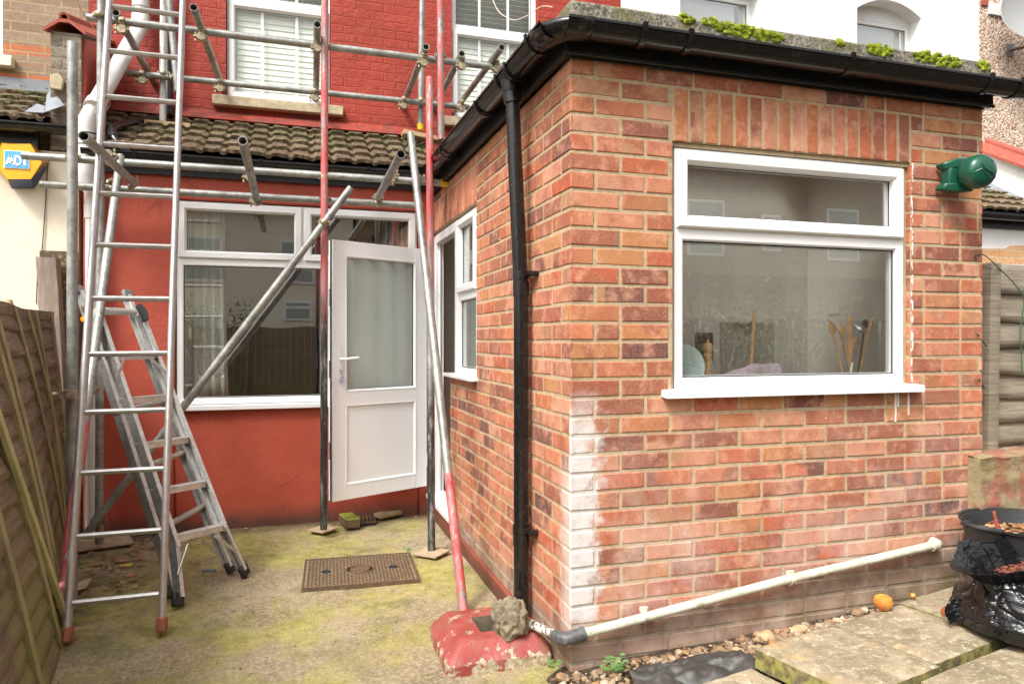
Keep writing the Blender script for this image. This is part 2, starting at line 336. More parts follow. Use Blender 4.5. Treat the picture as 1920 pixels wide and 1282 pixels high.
def wood(name, c1, c2, moss=0., grain=(1.2,1.2,26), zlo=.0, zhi=.9):
    n = N(name); g = n.noise(3, 7, .7, n.map(grain), .6); c = n.mix(n.ramp(g, .3, .72), c1, c2)
    c = n.mix(n.math('MULTIPLY', n.ramp(n.noise(4, 4), .4, .7), .35), c, tuple(k*.55 for k in c1))
    if moss:
        Z = n.xyz()[2]; mk = n.math('MULTIPLY', n.ramp(Z, zhi, zlo, 0, 1), n.ramp(n.noise(5, 5, .7), .36, .62)); c = n.mix(n.math('MULTIPLY', mk, moss), c, (.25,.255,.07))
    n.bump(n.math('ADD', g, n.math('MULTIPLY', n.noise(60, 3, .6), .3)), .55, .004); return n.fin(c, .85, 0, .25)
M['fence'] = wood('weathered overlap boards', (.13,.090,.060), (.34,.265,.19), .85, (1.2,1.2,22)); M['fenceR'] = wood('grey weathered boards', (.15,.12,.09), (.42,.36,.28), .2, (1.2,1.2,22), .6, 1.9)
M['batten'] = wood('mossy battens', (.26,.21,.115), (.47,.41,.25), .7, (10,10,1.2), .1, 1.3); M['battengreen'] = wood('green tinged batten', (.40,.37,.16), (.62,.57,.33), .5, (10,10,1.2), .1, 1.4)
M['post'] = wood('grey brown post', (.17,.125,.10), (.36,.29,.24), .15, (14,14,1.)); M['pale'] = wood('pale timber', (.45,.30,.16), (.62,.45,.27), 0, (1,8,8)); M['ply'] = plain('dusty plywood', (.42,.32,.21), .85, 0, .2, 20, .2)
n = N('concrete yard with algae'); X, Y, Z = n.xyz()
c = n.mix(n.ramp(n.noise(2.3, 6, .65), .32, .68), (.27,.20,.115), (.50,.40,.255)); c = n.mix(n.ramp(n.noise(48, 6, .8), .46, .62), c, (.62,.52,.35)); c = n.mix(n.math('MULTIPLY', n.ramp(n.noise(28, 6, .85, n.map(loc=(2,8,1))), .52, .62), .65), c, (.19,.135,.075))
mo = n.ramp(n.math('ADD', n.noise(1.35, 5, .62), n.math('MULTIPLY', n.noise(22, 4, .7), .22)), .535, .68); c = n.mix(n.math('MULTIPLY', mo, .80), c, n.mix(n.ramp(n.noise(16, 5, .7), .35, .65), (.34,.31,.055), (.60,.53,.17)))
mg = n.math('MULTIPLY', n.ramp(n.noise(2.6, 5, .7, n.map(loc=(3.3,1.2,0))), .53, .65), n.ramp(Y, 2.9, 4.0, .25, 1)); c = n.mix(n.math('MULTIPLY', mg, .7), c, (.17,.185,.038))
pl = n.math('MULTIPLY', n.ramp(n.noise(3.4, 6, .7, n.map(loc=(7,2,0))), .57, .68), .55); c = n.mix(pl, c, (.50,.40,.31))
dk = n.ramp(n.noise(120, 3, .7), .6, .7); c = n.mix(n.math('MULTIPLY', dk, .55), c, (.09,.065,.04))
ag = n.ramp(n.vor(75), .0, .28, .75, 0); ag = n.math('MULTIPLY', ag, n.ramp(n.noise(35, 2), .5, .6)); c = n.mix(ag, c, (.62,.50,.30))
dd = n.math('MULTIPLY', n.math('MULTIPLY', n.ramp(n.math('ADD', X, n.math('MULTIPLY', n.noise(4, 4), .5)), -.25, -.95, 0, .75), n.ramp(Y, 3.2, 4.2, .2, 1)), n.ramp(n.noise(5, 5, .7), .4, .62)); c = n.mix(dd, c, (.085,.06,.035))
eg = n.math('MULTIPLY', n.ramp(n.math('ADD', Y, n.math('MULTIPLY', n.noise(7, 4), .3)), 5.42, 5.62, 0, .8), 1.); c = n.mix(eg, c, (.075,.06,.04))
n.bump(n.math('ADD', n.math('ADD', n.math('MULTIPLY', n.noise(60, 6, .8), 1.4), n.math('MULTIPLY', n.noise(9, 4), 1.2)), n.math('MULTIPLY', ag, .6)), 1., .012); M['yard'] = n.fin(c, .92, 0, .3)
n = N('stone paving slab'); c = n.mix(n.ramp(n.noise(3.5, 6, .7), .3, .7), (.19,.148,.090), (.39,.315,.205)); c = n.mix(n.math('MULTIPLY', n.ramp(n.noise(14, 5, .75, n.map((.4,1.5,1), (0,0,.4))), .55, .7), .6), c, (.60,.52,.38)); c = n.mix(n.math('MULTIPLY', n.ramp(n.noise(7, 6, .8, n.map(loc=(4,0,0))), .48, .60), .7), c, (.15,.125,.065)); c = n.mix(n.math('MULTIPLY', n.ramp(n.noise(40, 5, .8), .55, .62), .6), c, (.62,.55,.42)); c = n.mix(n.math('MULTIPLY', n.ramp(n.noise(55, 4, .8, n.map(loc=(1,2,3))), .60, .66), .6), c, (.08,.065,.04)); c = n.mix(n.math('MULTIPLY', n.ramp(n.noise(5, 4), .6, .68), .6), c, (.48,.30,.10))
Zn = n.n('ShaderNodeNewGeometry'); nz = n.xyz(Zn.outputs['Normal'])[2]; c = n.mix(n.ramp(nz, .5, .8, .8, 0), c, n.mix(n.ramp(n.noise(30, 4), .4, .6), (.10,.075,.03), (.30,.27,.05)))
n.bump(n.math('ADD', n.noise(60, 5, .75), n.noise(12, 4)), .6, .006); M['slab'] = n.fin(c, .9)
n = N('dark soil'); c = n.mix(n.ramp(n.noise(30, 5, .7), .35, .7), (.028,.018,.010), (.10,.07,.04)); n.bump(n.noise(60, 5, .8), .9, .01); M['soil'] = n.fin(c, .95)
def pebmat():
    n = N('river gravel'); at = n.n('ShaderNodeAttribute'); at.attribute_name = 'bcol'; sp = n.n('ShaderNodeSeparateColor'); n.L(at.outputs['Color'], sp.inputs[0])
    c = n.cr(sp.outputs[0], [(0, (.10,.06,.035)), (.2, (.34,.20,.09)), (.4, (.22,.14,.085)), (.55, (.44,.33,.21)), (.7, (.13,.085,.05)), (.85, (.52,.42,.31)), (1, (.40,.15,.05))])
    c = n.mix(n.math('MULTIPLY', n.ramp(n.noise(60, 4), .45, .7), .5), c, (.12,.085,.05)); n.bump(n.noise(120, 3), .3, .003); return n.fin(c, .7)
M['pebble'] = pebmat()
n = N('interlocking roof tile'); c = n.mix(n.ramp(n.noise(7, 5, .7), .35, .68), (.10,.060,.036), (.24,.150,.092)); c = n.mix(n.math('MULTIPLY', n.ramp(n.noise(28, 6, .8), .5, .62), .75), c, (.40,.30,.21)); c = n.mix(n.math('MULTIPLY', n.ramp(n.noise(60, 5, .8), .53, .62), .7), c, (.06,.045,.03)); X, Y, Z = n.xyz()
mm = n.math('MULTIPLY', n.ramp(n.noise(11, 6, .75), .42, .56), n.ramp(Y, 5.45, 5.9, .35, 1)); c = n.mix(mm, c, n.mix(n.ramp(n.noise(50, 3), .4, .6), (.035,.04,.014), (.13,.125,.03))); c = n.mix(n.ramp(n.noise(90, 3, .8), .66, .72), c, (.55,.48,.38))
n.bump(n.noise(70, 6, .8), .9, .012); M['tile'] = n.fin(c, .93)
n = N('worn red painted clay'); c = n.mix(n.ramp(n.noise(14, 6, .75), .40, .62), (.30,.055,.035), (.42,.095,.055)); c = n.mix(n.math('MULTIPLY', n.ramp(n.noise(22, 6, .8), .50, .62), .7), c, (.14,.07,.045)); c = n.mix(n.ramp(n.noise(50, 5, .8), .62, .68), c, (.48,.33,.24)); n.bump(n.noise(60, 5, .8), .6, .005); M['redtile'] = n.fin(c, .75)
n = N('moss'); c = n.mix(n.ramp(n.noise(45, 5, .7), .35, .65), (.19,.24,.012), (.52,.60,.035)); c = n.mix(n.math('MULTIPLY', n.ramp(n.noise(16, 5, .75), .56, .66), .6), c, (.16,.115,.03)); n.bump(n.noise(170, 4, .8), 1., .01); M['moss'] = n.fin(c, .95)
n = N('lichened concrete kerb'); c = n.mix(n.ramp(n.noise(85, 4, .8), .42, .60), (.085,.075,.055), (.40,.37,.29)); c = n.mix(n.math('MULTIPLY', n.ramp(n.noise(12, 5, .7), .5, .66), .8), c, (.16,.15,.04)); c = n.mix(n.math('MULTIPLY', n.ramp(n.noise(4, 5, .7, n.map(loc=(5,5,5))), .55, .65), .8), c, (.03,.028,.025)); n.bump(n.noise(110, 4, .8), .9, .01); M['kerb'] = n.fin(c, .95)
M['cream'] = plain('cream painted render', (.76,.68,.55), .8, 0, .05, 4, .35, 40); M['whitewall'] = plain('white painted render', (.74,.73,.70), .8, 0, .04, 2, .3, 40)
n = N('pebbledash'); v = n.vor(62, out='Color'); sp = n.n('ShaderNodeSeparateColor'); n.L(v, sp.inputs[0]); c = n.cr(sp.outputs[0], [(0, (.20,.12,.08)), (.35, (.50,.33,.22)), (.6, (.68,.52,.40)), (1, (.80,.70,.60))]); n.bump(n.math('MULTIPLY', n.vor(62), -1.), 1., .012); M['dash'] = n.fin(c, .9)
M['rock'] = None
n = N('lumpy old concrete'); c = n.mix(n.ramp(n.noise(22, 6, .75), .35, .65), (.16,.125,.075), (.46,.39,.27)); c = n.mix(n.ramp(n.noise(50, 4), .6, .7), c, (.60,.48,.28)); n.bump(n.noise(45, 6, .8), 1., .02); M['rock'] = n.fin(c, .95)
def flaky():
    n = N('flaking red paint on concrete'); X, Y, Z = n.xyz()
    k = n.ramp(n.math('ADD', n.noise(13, 7, .75), n.ramp(Z, .08, .0, 0, .09)), .578, .595, 0, 1); r = n.mix(n.ramp(n.noise(5, 4), .35, .65), (.29,.042,.036), (.38,.095,.088)); r = n.mix(n.math('MULTIPLY', n.ramp(n.noise(20, 6, .75, n.map((1,1,.35))), .5, .68), .65), r, (.20,.13,.06)); g = n.mix(n.ramp(n.noise(40, 5), .4, .65), (.33,.26,.16), (.60,.52,.38))
    c = n.mix(k, r, g); n.bump(n.math('ADD', n.math('MULTIPLY', k, -.8), n.noise(60, 5, .7)), .6, .006); return n.fin(c, .6)
M['flaky'] = flaky()
n = N('off-white painted pipe'); c = n.mix(n.ramp(n.noise(9, 6, .75), .40, .60), (.66,.64,.54), (.50,.49,.36)); c = n.mix(n.math('MULTIPLY', n.ramp(n.noise(14, 6, .8, n.map(loc=(2,2,2))), .54, .64), .8), c, (.26,.27,.13)); c = n.mix(n.ramp(n.noise(60, 5, .8), .62, .66), c, (.12,.10,.07)); n.bump(n.noise(50, 5), .4, .004); M['whitepipe'] = n.fin(c, .55)
n = N('white pipe with peeling paint'); k = n.ramp(n.noise(28, 7, .8), .49, .53); c = n.mix(k, (.70,.67,.60), (.045,.03,.025)); n.bump(k, .3, .003); M['peel'] = n.fin(c, .5)
n = N('soil pipe plastic'); c = n.mix(n.ramp(n.noise(8, 6, .75, n.map((1,1,.5))), .6, .72), (.64,.62,.60), (.30,.29,.17)); M['soilpipe'] = n.fin(c, .35)
M['iron'] = plain('rusty cast iron', (.135,.085,.050), .75, .2, .3, 40, .5, 90); M['tubblack'] = plain('black rubber tub', (.022,.022,.022), .55, 0, .2, 20, .3, 60)
n = N('black bin bag plastic'); n.bump(n.noise(7, 3, .5, n.map((1,1,2.6)), 1.5), .5, .03); M['bag'] = n.fin((.008,.008,.009), .17)
M['green'] = plain('dark green glossy plastic', (.008,.075,.044), .24, 0, .1, 5); M['plug'] = plain('black rubber foot', (.02,.02,.02), .6, 0, .3, 30); M['orangeplug'] = plain('terracotta rubber foot', (.30,.10,.055), .7, 0, .1, 30)
M['yellow'] = plain('yellow plastic cap', (.80,.50,.01), .45, 0, .06, 10); M['amber'] = plain('amber alarm box', (.86,.42,.02), .32, 0, .05, 4); M['amberdark'] = plain('deep amber side', (.55,.24,.02), .4); M['navy'] = plain('navy plastic', (.035,.06,.16), .4)
M['signblue'] = plain('light blue panel', (.10,.40,.75), .4, 0, .03); M['signwhite'] = plain('white lettering', (.88,.88,.88), .4, 0, .02); M['stone'] = plain('weathered stone sill', (.46,.38,.25), .85, 0, .25, 18, .5, 60)
M['lead'] = plain('grey lead sheet', (.20,.215,.235), .6, 0, .2, 12, .3, 30); M['wire'] = plain('cream cable', (.62,.52,.42), .6); M['greenwire'] = plain('green garden wire', (.03,.11,.06), .5); M['darkcable'] = plain('dark cable', (.09,.08,.07), .6)
M['grey'] = plain('grey dish metal', (.27,.27,.26), .5, 0, .05, 6); M['curtain'] = plain('pale curtain cloth', (.70,.71,.66), .9, 0, .06, 6); M['blind'] = plain('ivory blind slat', (.84,.82,.74), .6, 0, .03)
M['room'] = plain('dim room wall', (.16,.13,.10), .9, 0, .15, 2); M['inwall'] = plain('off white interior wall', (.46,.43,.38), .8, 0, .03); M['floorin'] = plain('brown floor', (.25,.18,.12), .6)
n = N('kitchen wall tiles'); X, Y, Z = n.xyz(); cm = n.n('ShaderNodeCombineXYZ'); n.L(n.math('ADD', X, Y), cm.inputs[0]); n.L(Z, cm.inputs[1]); bt = n.n('ShaderNodeTexBrick'); n.L(cm.outputs[0], bt.inputs['Vector']); bt.inputs['Scale'].default_value = 1; bt.offset = 0; bt.inputs['Brick Width'].default_value = .12; bt.inputs['Row Height'].default_value = .15; bt.inputs['Mortar Size'].default_value = .003; bt.inputs['Color1'].default_value = (.45,.42,.37,1); bt.inputs['Color2'].default_value = (.40,.375,.33,1); bt.inputs['Mortar'].default_value = (.40,.38,.34,1); M['tiles'] = n.fin(bt.outputs['Color'], .3)
M['woodspoon'] = plain('turned beech', (.72,.42,.20), .55, 0, .15, 20); M['steel'] = plain('polished steel', (.62,.62,.62), .25, .85, .05); M['mint'] = plain('pale mint glaze', (.68,.84,.80), .2, 0, .03); M['lilac'] = plain('lilac cloth', (.52,.42,.46), .9, 0, .06, 8); M['redplastic'] = plain('red plastic', (.65,.03,.04), .35)
n = N('apple skin'); c = n.mix(n.ramp(n.noise(14, 4), .35, .65), (.62,.36,.05), (.55,.16,.04)); M['apple'] = n.fin(c, .35); M['onion'] = plain('brown rotting fruit', (.40,.11,.03), .4, 0, .25, 30)
n = N('dead leaves'); at = n.n('ShaderNodeAttribute'); at.attribute_name = 'bcol'; sp = n.n('ShaderNodeSeparateColor'); n.L(at.outputs['Color'], sp.inputs[0]); M['leaf'] = n.fin(n.cr(sp.outputs[0], [(0, (.10,.055,.03)), (.4, (.26,.14,.07)), (.7, (.42,.26,.14)), (.9, (.45,.13,.04)), (1, (.55,.45,.05))]), .8)
M['chip'] = n.mat
M['weed'] = plain('weed leaf', (.12,.26,.06), .6, 0, .3, 30); M['mossbrick'] = None
n = N('moss-covered brick'); Zg = n.n('ShaderNodeNewGeometry'); nz = n.xyz(Zg.outputs['Normal'])[2]; c = n.mix(n.ramp(n.math('ADD', nz, n.math('MULTIPLY', n.noise(20, 4), .6)), .5, 1.), (.13,.085,.045), (.21,.24,.03)); n.bump(n.noise(80, 5), .8, .006); M['mossbrick'] = n.fin(c, .95)
n = N('hedge leaf'); M['hedge'] = n.fin(n.mix(n.ramp(n.noise(9, 4), .35, .65), (.05,.08,.02), (.16,.19,.06)), .7)
n = N('rubble infill'); c = n.mix(n.ramp(n.vor(28), .1, .45), (.40,.29,.14), (.14,.10,.06)); n.bump(n.noise(35, 6, .8), 1., .02); M['rubble'] = n.fin(c, .95)
n = N('old brick and mortar'); c = n.mix(n.ramp(n.noise(7, 5, .7), .42, .56), (.36,.13,.085), (.37,.30,.17)); c = n.mix(n.math('MULTIPLY', n.ramp(n.noise(5, 5, .7, n.map(loc=(9,0,0))), .5, .65), .5), c, (.20,.19,.07)); n.bump(n.noise(30, 6, .8), 1., .015); M['oldwall'] = n.fin(c, .95)
# ================================================================== setting: yard, soil
YF, XC, XR, YR, YU = 2.626, 1.055, 3.19, 5.50, 6.30
def gz(x, y):
    return .006*noise.noise(Vector((x*1.3, y*1.3, 0)))-.02
mb = MB()
def gf(s, t):
    x = -3.2+s*4.35; y = -1+t*6.6
    return (x, y, gz(x, y)+.012*noise.noise(Vector((x*4, y*4, 5)))*.5)
mb.grid(110, 160, gf); mb.build('concrete_ground', M['yard'], kind='structure')
mb = MB(); mb.box((-40, -40, -.4), (40, 40, -.06)); mb.build('ground', M['soil'], kind='structure')
def soilz(x, y):
    return .028+.058*(x-1.05)+.015*noise.noise(Vector((x*5, y*5, 0)))-.02*max(0, 2.35-y)
mb = MB(); mb.grid(80, 60, lambda s, t: (lambda x, y: (x, y, soilz(x, y)+(-.09*max(0, 1-(x-.93)/.08) if x < 1.01 else 0)))(.93+s*4.5, .6+t*(YF+.06-.6))); mb.build('soil_bed', M['soil'], kind='structure')

# ================================================================== brick extension
def zc(j): return H+1.0465-.075*j
def brick(mb, O, U, Nn, a0, a1, z0, z1, rnd):
    """one brick face: front panel with a worn arris, standing a little proud of the mortar"""
    if a1-a0 < .012 or z1-z0 < .012: return
    q = .0016; J = lambda: rnd.uniform(-q, q)
    P = lambda a, z, c: O+U*a+Vector((0,0,1))*z+Nn*c
    c0 = rnd.uniform(-.0015, .0015); e = .0035; k = []
    r = rnd.random(); mb.col = (r, rnd.random()**2, rnd.random(), 1)
    o = [(a0+J(), z0+J()), (a1+J(), z0+J()), (a1+J(), z1+J()), (a0+J(), z1+J())]
    V = [P(a, z, -.008) for a, z in o]
    cx, cz = (a0+a1)/2, (z0+z1)/2
    V += [P(a-math.copysign(.0005, a-cx), z-math.copysign(.0005, z-cz), c0-.003) for a, z in o]
    V += [P(a-math.copysign(e, a-cx), z-math.copysign(e, z-cz), c0) for a, z in o]
    F = [(8,9,10,11)]
    for s in (0, 4):
        for i in range(4): F.append((s+i, s+(i+1) % 4, s+4+(i+1) % 4, s+4+i))
    mb.add(V, F)
def bond(mb, O, U, Nn, a_start, a_end, zlo, ztop, holes, par, rnd, start_header_on_odd=True, pitch=.2225):
    J = .013
    for j in range(-1, 33):
        z1 = zc(j)-J/2; z0 = zc(j+1)+J/2
        z1 = min(z1, ztop); z0 = max(z0, zlo)
        if z1-z0 < .012: continue
        hdr = (j % 2 == par)
        a = a_start; edges = []
        first = True
        while a < a_end:
            L = (pitch/2-J if hdr and first else pitch-J)
            if not first and rnd.random() < .03: L = pitch/2-J
            edges.append((a, min(a+L, a_end))); a += L+J; first = False
        for e0, e1 in edges:
            segs = [(e0, e1)]
            for h0, h1, hz0, hz1 in holes:
                if (z0+z1)/2 > hz0 and (z0+z1)/2 < hz1:
                    ns = []
                    for s0, s1 in segs:
                        if s1 <= h0 or s0 >= h1: ns.append((s0, s1))
                        else:
                            if s0 < h0-.02: ns.append((s0, h0-.004))
                            if s1 > h1+.02: ns.append((h1+.004, s1))
                    segs = ns
            for s0, s1 in segs: brick(mb, O, U, Nn, s0, s1, z0, z1, rnd)
def soldiers(mb, O, U, Nn, a0, a1, z0, z1, rnd):
    n = round((a1-a0)/.075); w = (a1-a0)/n
    for i in range(n): brick(mb, O, U, Nn, a0+i*w+.006, a0+(i+1)*w-.006, z0+.004, z1-.005, rnd)
EX = thing('brick_extension', (XC, YF, 0), 'single storey red brick kitchen extension with black guttering and a white window', 'building')
ux, uy, uz = Vector((1,0,0)), Vector((0,1,0)), Vector((0,0,1))
rnd = random.Random(3)
FH = (1.510, 2.752, zc(17), H+.8215)      # front window opening
SH = (4.127, 5.50, -.1, H+.8215)          # door and side window opening (wall below window built apart)
TOPB = H+1.112
mb = MB(); FS = (1.510, 2.752)
bond(mb, Vector((0, YF, 0)), ux, -uy, XC, XR, 0, TOPB, [FH, (1.51, 2.752, H+.80, zc(0)+.002)], 1, rnd)
soldiers(mb, Vector((0, YF, 0)), ux, -uy, 1.512, 2.750, H+.8215, zc(0), rnd)
mb.col = None
# reveals of the opening
for (a, z0, z1) in [(1.510, zc(j+1)+.005, zc(j)-.005) for j in range(3, 17)]:
    brick(mb, Vector((1.510, 0, 0)), uy, ux, YF+.004, YF+.10, z0, z1, rnd)
    brick(mb, Vector((2.752, 0, 0)), uy, -ux, YF+.004, YF+.10, z0, z1, rnd)
# right return of the wall
for j in range(-1, 32): brick(mb, Vector((XR, 0, 0)), uy, ux, YF+.002, YF+.104, max(0, zc(j+1)+.005), min(TOPB, zc(j)-.005), rnd); brick(mb, Vector((XR, 0, 0)), uy, ux, YF+.112, YF+.33, max(0, zc(j+1)+.005), min(TOPB, zc(j)-.005), rnd)
# side wall
Os = Vector((XC, 0, 0)); sy0, sy1 = YF, 5.50
bond(mb, Os, uy, -ux, sy0, sy1, -.0, TOPB, [(4.127, 5.51, zc(17), zc(0)+.002), (4.86, 5.51, -1, zc(16))], 0, rnd)
soldiers(mb, Os, uy, -ux, 4.127, 5.49, H+.8215, zc(0), rnd)
for j in range(3, 17): brick(mb, Vector((0, 4.127, 0)), ux, uy, XC+.004, XC+.11, zc(j+1)+.005, zc(j)-.005, rnd)
mb.build('brickwork', M['brick'], EX, smooth=False)
mb = MB(); d = .0038; T = .11
def slabY(x0, x1, z0, z1): mb.box((x0, YF+d, z0), (x1, YF+T, z1))
slabY(XC+d, 1.508, -.1, TOPB); slabY(2.754, XR-d, -.1, TOPB); slabY(1.508, 2.754, -.1, zc(17)); slabY(1.508, 2.754, H+.825, TOPB)
def slabX(y0, y1, z0, z1): mb.box((XC+d, y0, z0), (XC+T, y1, z1))
slabX(YF+T, 4.125, -.1, TOPB); slabX(4.125, 4.855, -.1, zc(17)); slabX(4.125, YR-.002, H+.825, TOPB)
mb.box((XR-T, YF+T, -.1), (XR-d, YR-.002, TOPB)); mb.build('mortar_bed', M['mortar'], EX, smooth=False)
mb = MB(); mb.box((XC-.022, 2.98, -.05), (XC+.002, 4.66, .066)); mb.box((XC-.022, 4.66, -.05), (XC+.03, YR-.01, .10)); mb.build('plinth_band', M['red'], EX, bevel=.006)
# soffit board, fascia, kerb, flat roof
mb = MB(); x0, x1 = XC-.03, 3.225
mb.box((x0, YF-.028, H+1.118), (x1, YF+.0, H+1.225)); mb.box((x0, YF, H+1.1185), (XC-.002, 5.48, H+1.225)); mb.box((XC-.002, YF, H+1.113), (x1-.02, YF+.12, H+1.20))
mb.box((x0-.008, YF-.036, H+1.112), (x1+.002, YF-.028, H+1.128)); mb.box((x0-.008, YF-.028, H+1.112), (x0, 5.48, H+1.128)); mb.box((x1-.02, YF+.12, H+1.113), (x1, 5.48, H+1.225))
mb.build('fascia_board', M['bitumen'], EX, bevel=.003)
mb = MB(); K0, K1 = H+1.20, H+1.335
def kf(a, b): # jittery kerb block
    mb.box(a, b)
mb.box((XC-.01, YF-.02, K0), (3.225, YF+.16, K1)); mb.box((XC-.01, YF+.161, K0), (XC+.15, 5.48, K1-.035)); mb.box((3.08, YF+.161, K0), (3.225, 5.48, K1-.03))
ko = mb.build('roof_kerb', M['kerb'], EX, bevel=.012, seg=2)
mb = MB(); mb.box((XC+.12, YF+.12, H+1.16), (1.5, 5.48, H+1.235)); mb.box((2.8, YF+.12, H+1.16), (3.10, 5.48, H+1.235)); mb.box((1.5, 3.62, H+1.16), (2.8, 4.30, H+1.235)); mb.box((1.5, 5.30, H+1.16), (2.8, 5.48, H+1.235)); mb.box((1.5, YF+.12, H+1.16), (2.8, 2.77, H+1.235)); mb.build('flat_roof', M['kerb'], EX, smooth=False)
for ya_, yb_ in ((2.74, 3.64), (4.28, 5.32)): mb = MB(); mb.box((1.48, ya_, H+1.236), (2.82, yb_, H+1.245)); mb.build('added_rooflight', M['glassup'], EX, smooth=False)  # invented roof openings, added to let more daylight into the kitchen
# gutters: half round run swept along a path
def gutter(name, p, q, r, parent, drop=0, wall=.004, mat=None):
    p, q = Vector(p), Vector(q); d = (q-p).normalized(); s = d.cross(uz).normalized(); mb = MB(); n = 14
    prof = [(-math.cos(PI*k/n)*r, -math.sin(PI*k/n)*r) for k in range(n+1)]
    prof = [(prof[0][0]-.006, .004)]+[(prof[0][0]-.006, -.006)]+prof+[(prof[-1][0]+.006, -.006), (prof[-1][0]+.006, .004)]
    ins = [(a*(1-wall/r*1.6), max(b, -r)*(1-wall/r)+.001) for a, b in prof[::-1]]
    loop = prof+ins; m = len(loop)
    V = [p+s*a+uz*b for a, b in loop]+[q+s*a+uz*b for a, b in loop]
    mb.add(V, [(i, (i+1) % m, m+(i+1) % m, m+i) for i in range(m)])
    for pt, dd in ((p, .012), (q, -.012)):
        pass
    return mb.build(name, mat or M['black'], parent)
def gbracket(c, d, r, parent, w=.022, name='gutter_bracket'):
    d = Vector(d).normalized(); s = d.cross(uz).normalized(); mb = MB(); n = 14; loop = []
    for k in range(n+1): t = PI*k/n; loop.append((-math.cos(t)*(r+.009), -math.sin(t)*(r+.009)))
    loop = [(-r-.009, .012), (-r+.008, .014)][::-1][:0]+[(-r-.011, .013)]+loop+[(r+.011, .013)]
    inn = [(a*(r-.001)/(r+.009), b*(r-.001)/(r+.009)+(.0 if b < 0 else -.001)) for a, b in loop[::-1]]
    L = loop+inn; m = len(L); c = Vector(c)
    V = [c-d*w/2+s*a+uz*b for a, b in L]+[c+d*w/2+s*a+uz*b for a, b in L]
    mb.add(V, [(i, (i+1) % m, m+(i+1) % m, m+i) for i in range(m)]+[(i, i+1, m-2-i, m-1-i) for i in range(len(loop)-1)]+[(m+i, m+m-1-i, m+m-2-i, m+i+1) for i in range(len(loop)-1)])
    return mb.build(name, M['black'], parent)
GR = .056; gy, gx = YF-.028-GR-.012, XC-.03-GR-.010; gzf = H+1.205
g1 = gutter('gutter', (gx+.03, gy, gzf), (3.62, gy, gzf-.004), GR, EX)
g2 = gutter('gutter', (gx, gy+.03, gzf), (gx, 5.36, gzf+.03), GR, EX)
mb = MB() # corner angle
n = 14
def cor(s, t):
    th = PI*t; rr = GR+.010; a = -math.cos(th)*rr; b = -math.sin(th)*rr; ph = s*PI/2
    cx, cy = gx+.13, gy+.13
    R = .13-a
    return (cx-math.sin(ph)*R if True else 0, cy-math.cos(ph)*R, gzf+b+.004)
mb.grid(10, n, cor); o = mb.build('gutter_corner', M['black'], EX)
so_ = o.modifiers.new('t', 'SOLIDIFY'); so_.thickness = .006
for x in (1.30, 1.50, 2.28, 3.06, 3.25): gbracket((x, gy, gzf), ux, GR, EX)
for y in (2.72, 3.02, 3.17, 3.55, 4.45, 5.25): gbracket((gx, y, gzf+.004), uy, GR, EX)
for x in (1.42, 2.0, 2.6, 3.1): MB() 
# downpipe
DPY = 3.10
mb = MB(); mb.tube([(gx, DPY, gzf-.03), (gx, DPY, gzf-.085)], [.05, .043], 24); mb.tube([(gx, DPY, gzf-.08), (gx+.004, DPY, gzf-.13)], .040, 24)
mb.build('gutter_outlet', M['black'], EX)
px0, px1 = gx+.004, XC-.052
mb = MB(); mb.tube([(px0, DPY, gzf-.11), (px0+.012, DPY, gzf-.40), (px1-.004, DPY, H+.30), (px1, DPY, H+.20)], [.031, .033, .034, .034], 28); mb.tube([(px1, DPY, H+.27), (px1, DPY, .09)], .034, 28)
dp = mb.build('downpipe', M['black'], EX)
for z in (H+.297, .475):
    mb = MB(); mb.tube([(px1, DPY, z-.017), (px1, DPY, z+.017)], .039, 28); mb.box((px1+.005, DPY-.085, z-.009), (px1+.045, DPY-.02, z+.009)); mb.tube([(px1+.012, DPY-.085, z), (XC-.002, DPY-.085, z)], .013, 12); mb.tube([(px1+.005, DPY-.085, z), (px1+.012, DPY-.085, z)], .009, 8)
    mb.build('pipe_clip', M['black'], EX)
mb = MB(); mb.tube([(px1, DPY, H+.20), (px1, DPY, H+.262)], .0375, 28); mb.build('pipe_joint', M['black'], EX); mb = MB(); mb.tube([(px1, DPY, .40), (px1, DPY, .455)], .0375, 28); mb.build('pipe_joint', M['black'], EX)
# waste pipe across the front
pa = Vector((1.002, 2.578, H-1.150)); pb = PY(1752, 1021, 2.588); pc = Vector((.985, 2.90, H-1.212))
mb = MB(); mid = pa.lerp(pb, .55)+Vector((0, 0, .012)); mb.tube([pa+(pb-pa)*.03, pa.lerp(pb, .3)+Vector((0,0,.006)), mid, pb], .0185, 18); mb.tube([pb-(pb-pa)*.012, pb+(pb-pa)*.006], .025, 18); mb.tube([pb, pb+Vector((.02, .004, .002)), pb+Vector((.03, .04, .004))], .022, 18)
wp = mb.build('waste_pipe', M['whitepipe'], EX)
for t in (.19, .57):
    c = pa.lerp(pb, t)+Vector((0,0,.01)); mb = MB(); d_ = (pb-pa).normalized(); mb.tube([c-d_*.009, c+d_*.009], .0225, 16); mb.box((c.x-.016, c.y-.004, c.z+.018), (c.x+.016, c.y+.012, c.z+.034)); mb.box((c.x-.009, c.y, c.z-.03), (c.x+.009, YF+.002, c.z-.018)); mb.build('pipe_clip', M['whitepipe'], wp)
mb = MB(); mb.tube([pc, pc.lerp(pa, .86)], .019, 18); mb.build('waste_pipe', M['peel'], EX)
M['elbow'] = plain('grey scuffed elbow', (.09,.09,.09), .5, 0, .4, 40)
mb = MB(); e0 = pc.lerp(pa, .80); e1 = pa+(pb-pa)*.045; mb.tube([e0, pa+Vector((-.002,.012,-.002)), pa+Vector((.012,0,-.001)), e1], [.025,.025,.025,.026], 18); mb.tube([e1-(pb-pa)*.003, e1+(pb-pa)*.004], .028, 18); mb.build('pipe_elbow', M['elbow'], EX)

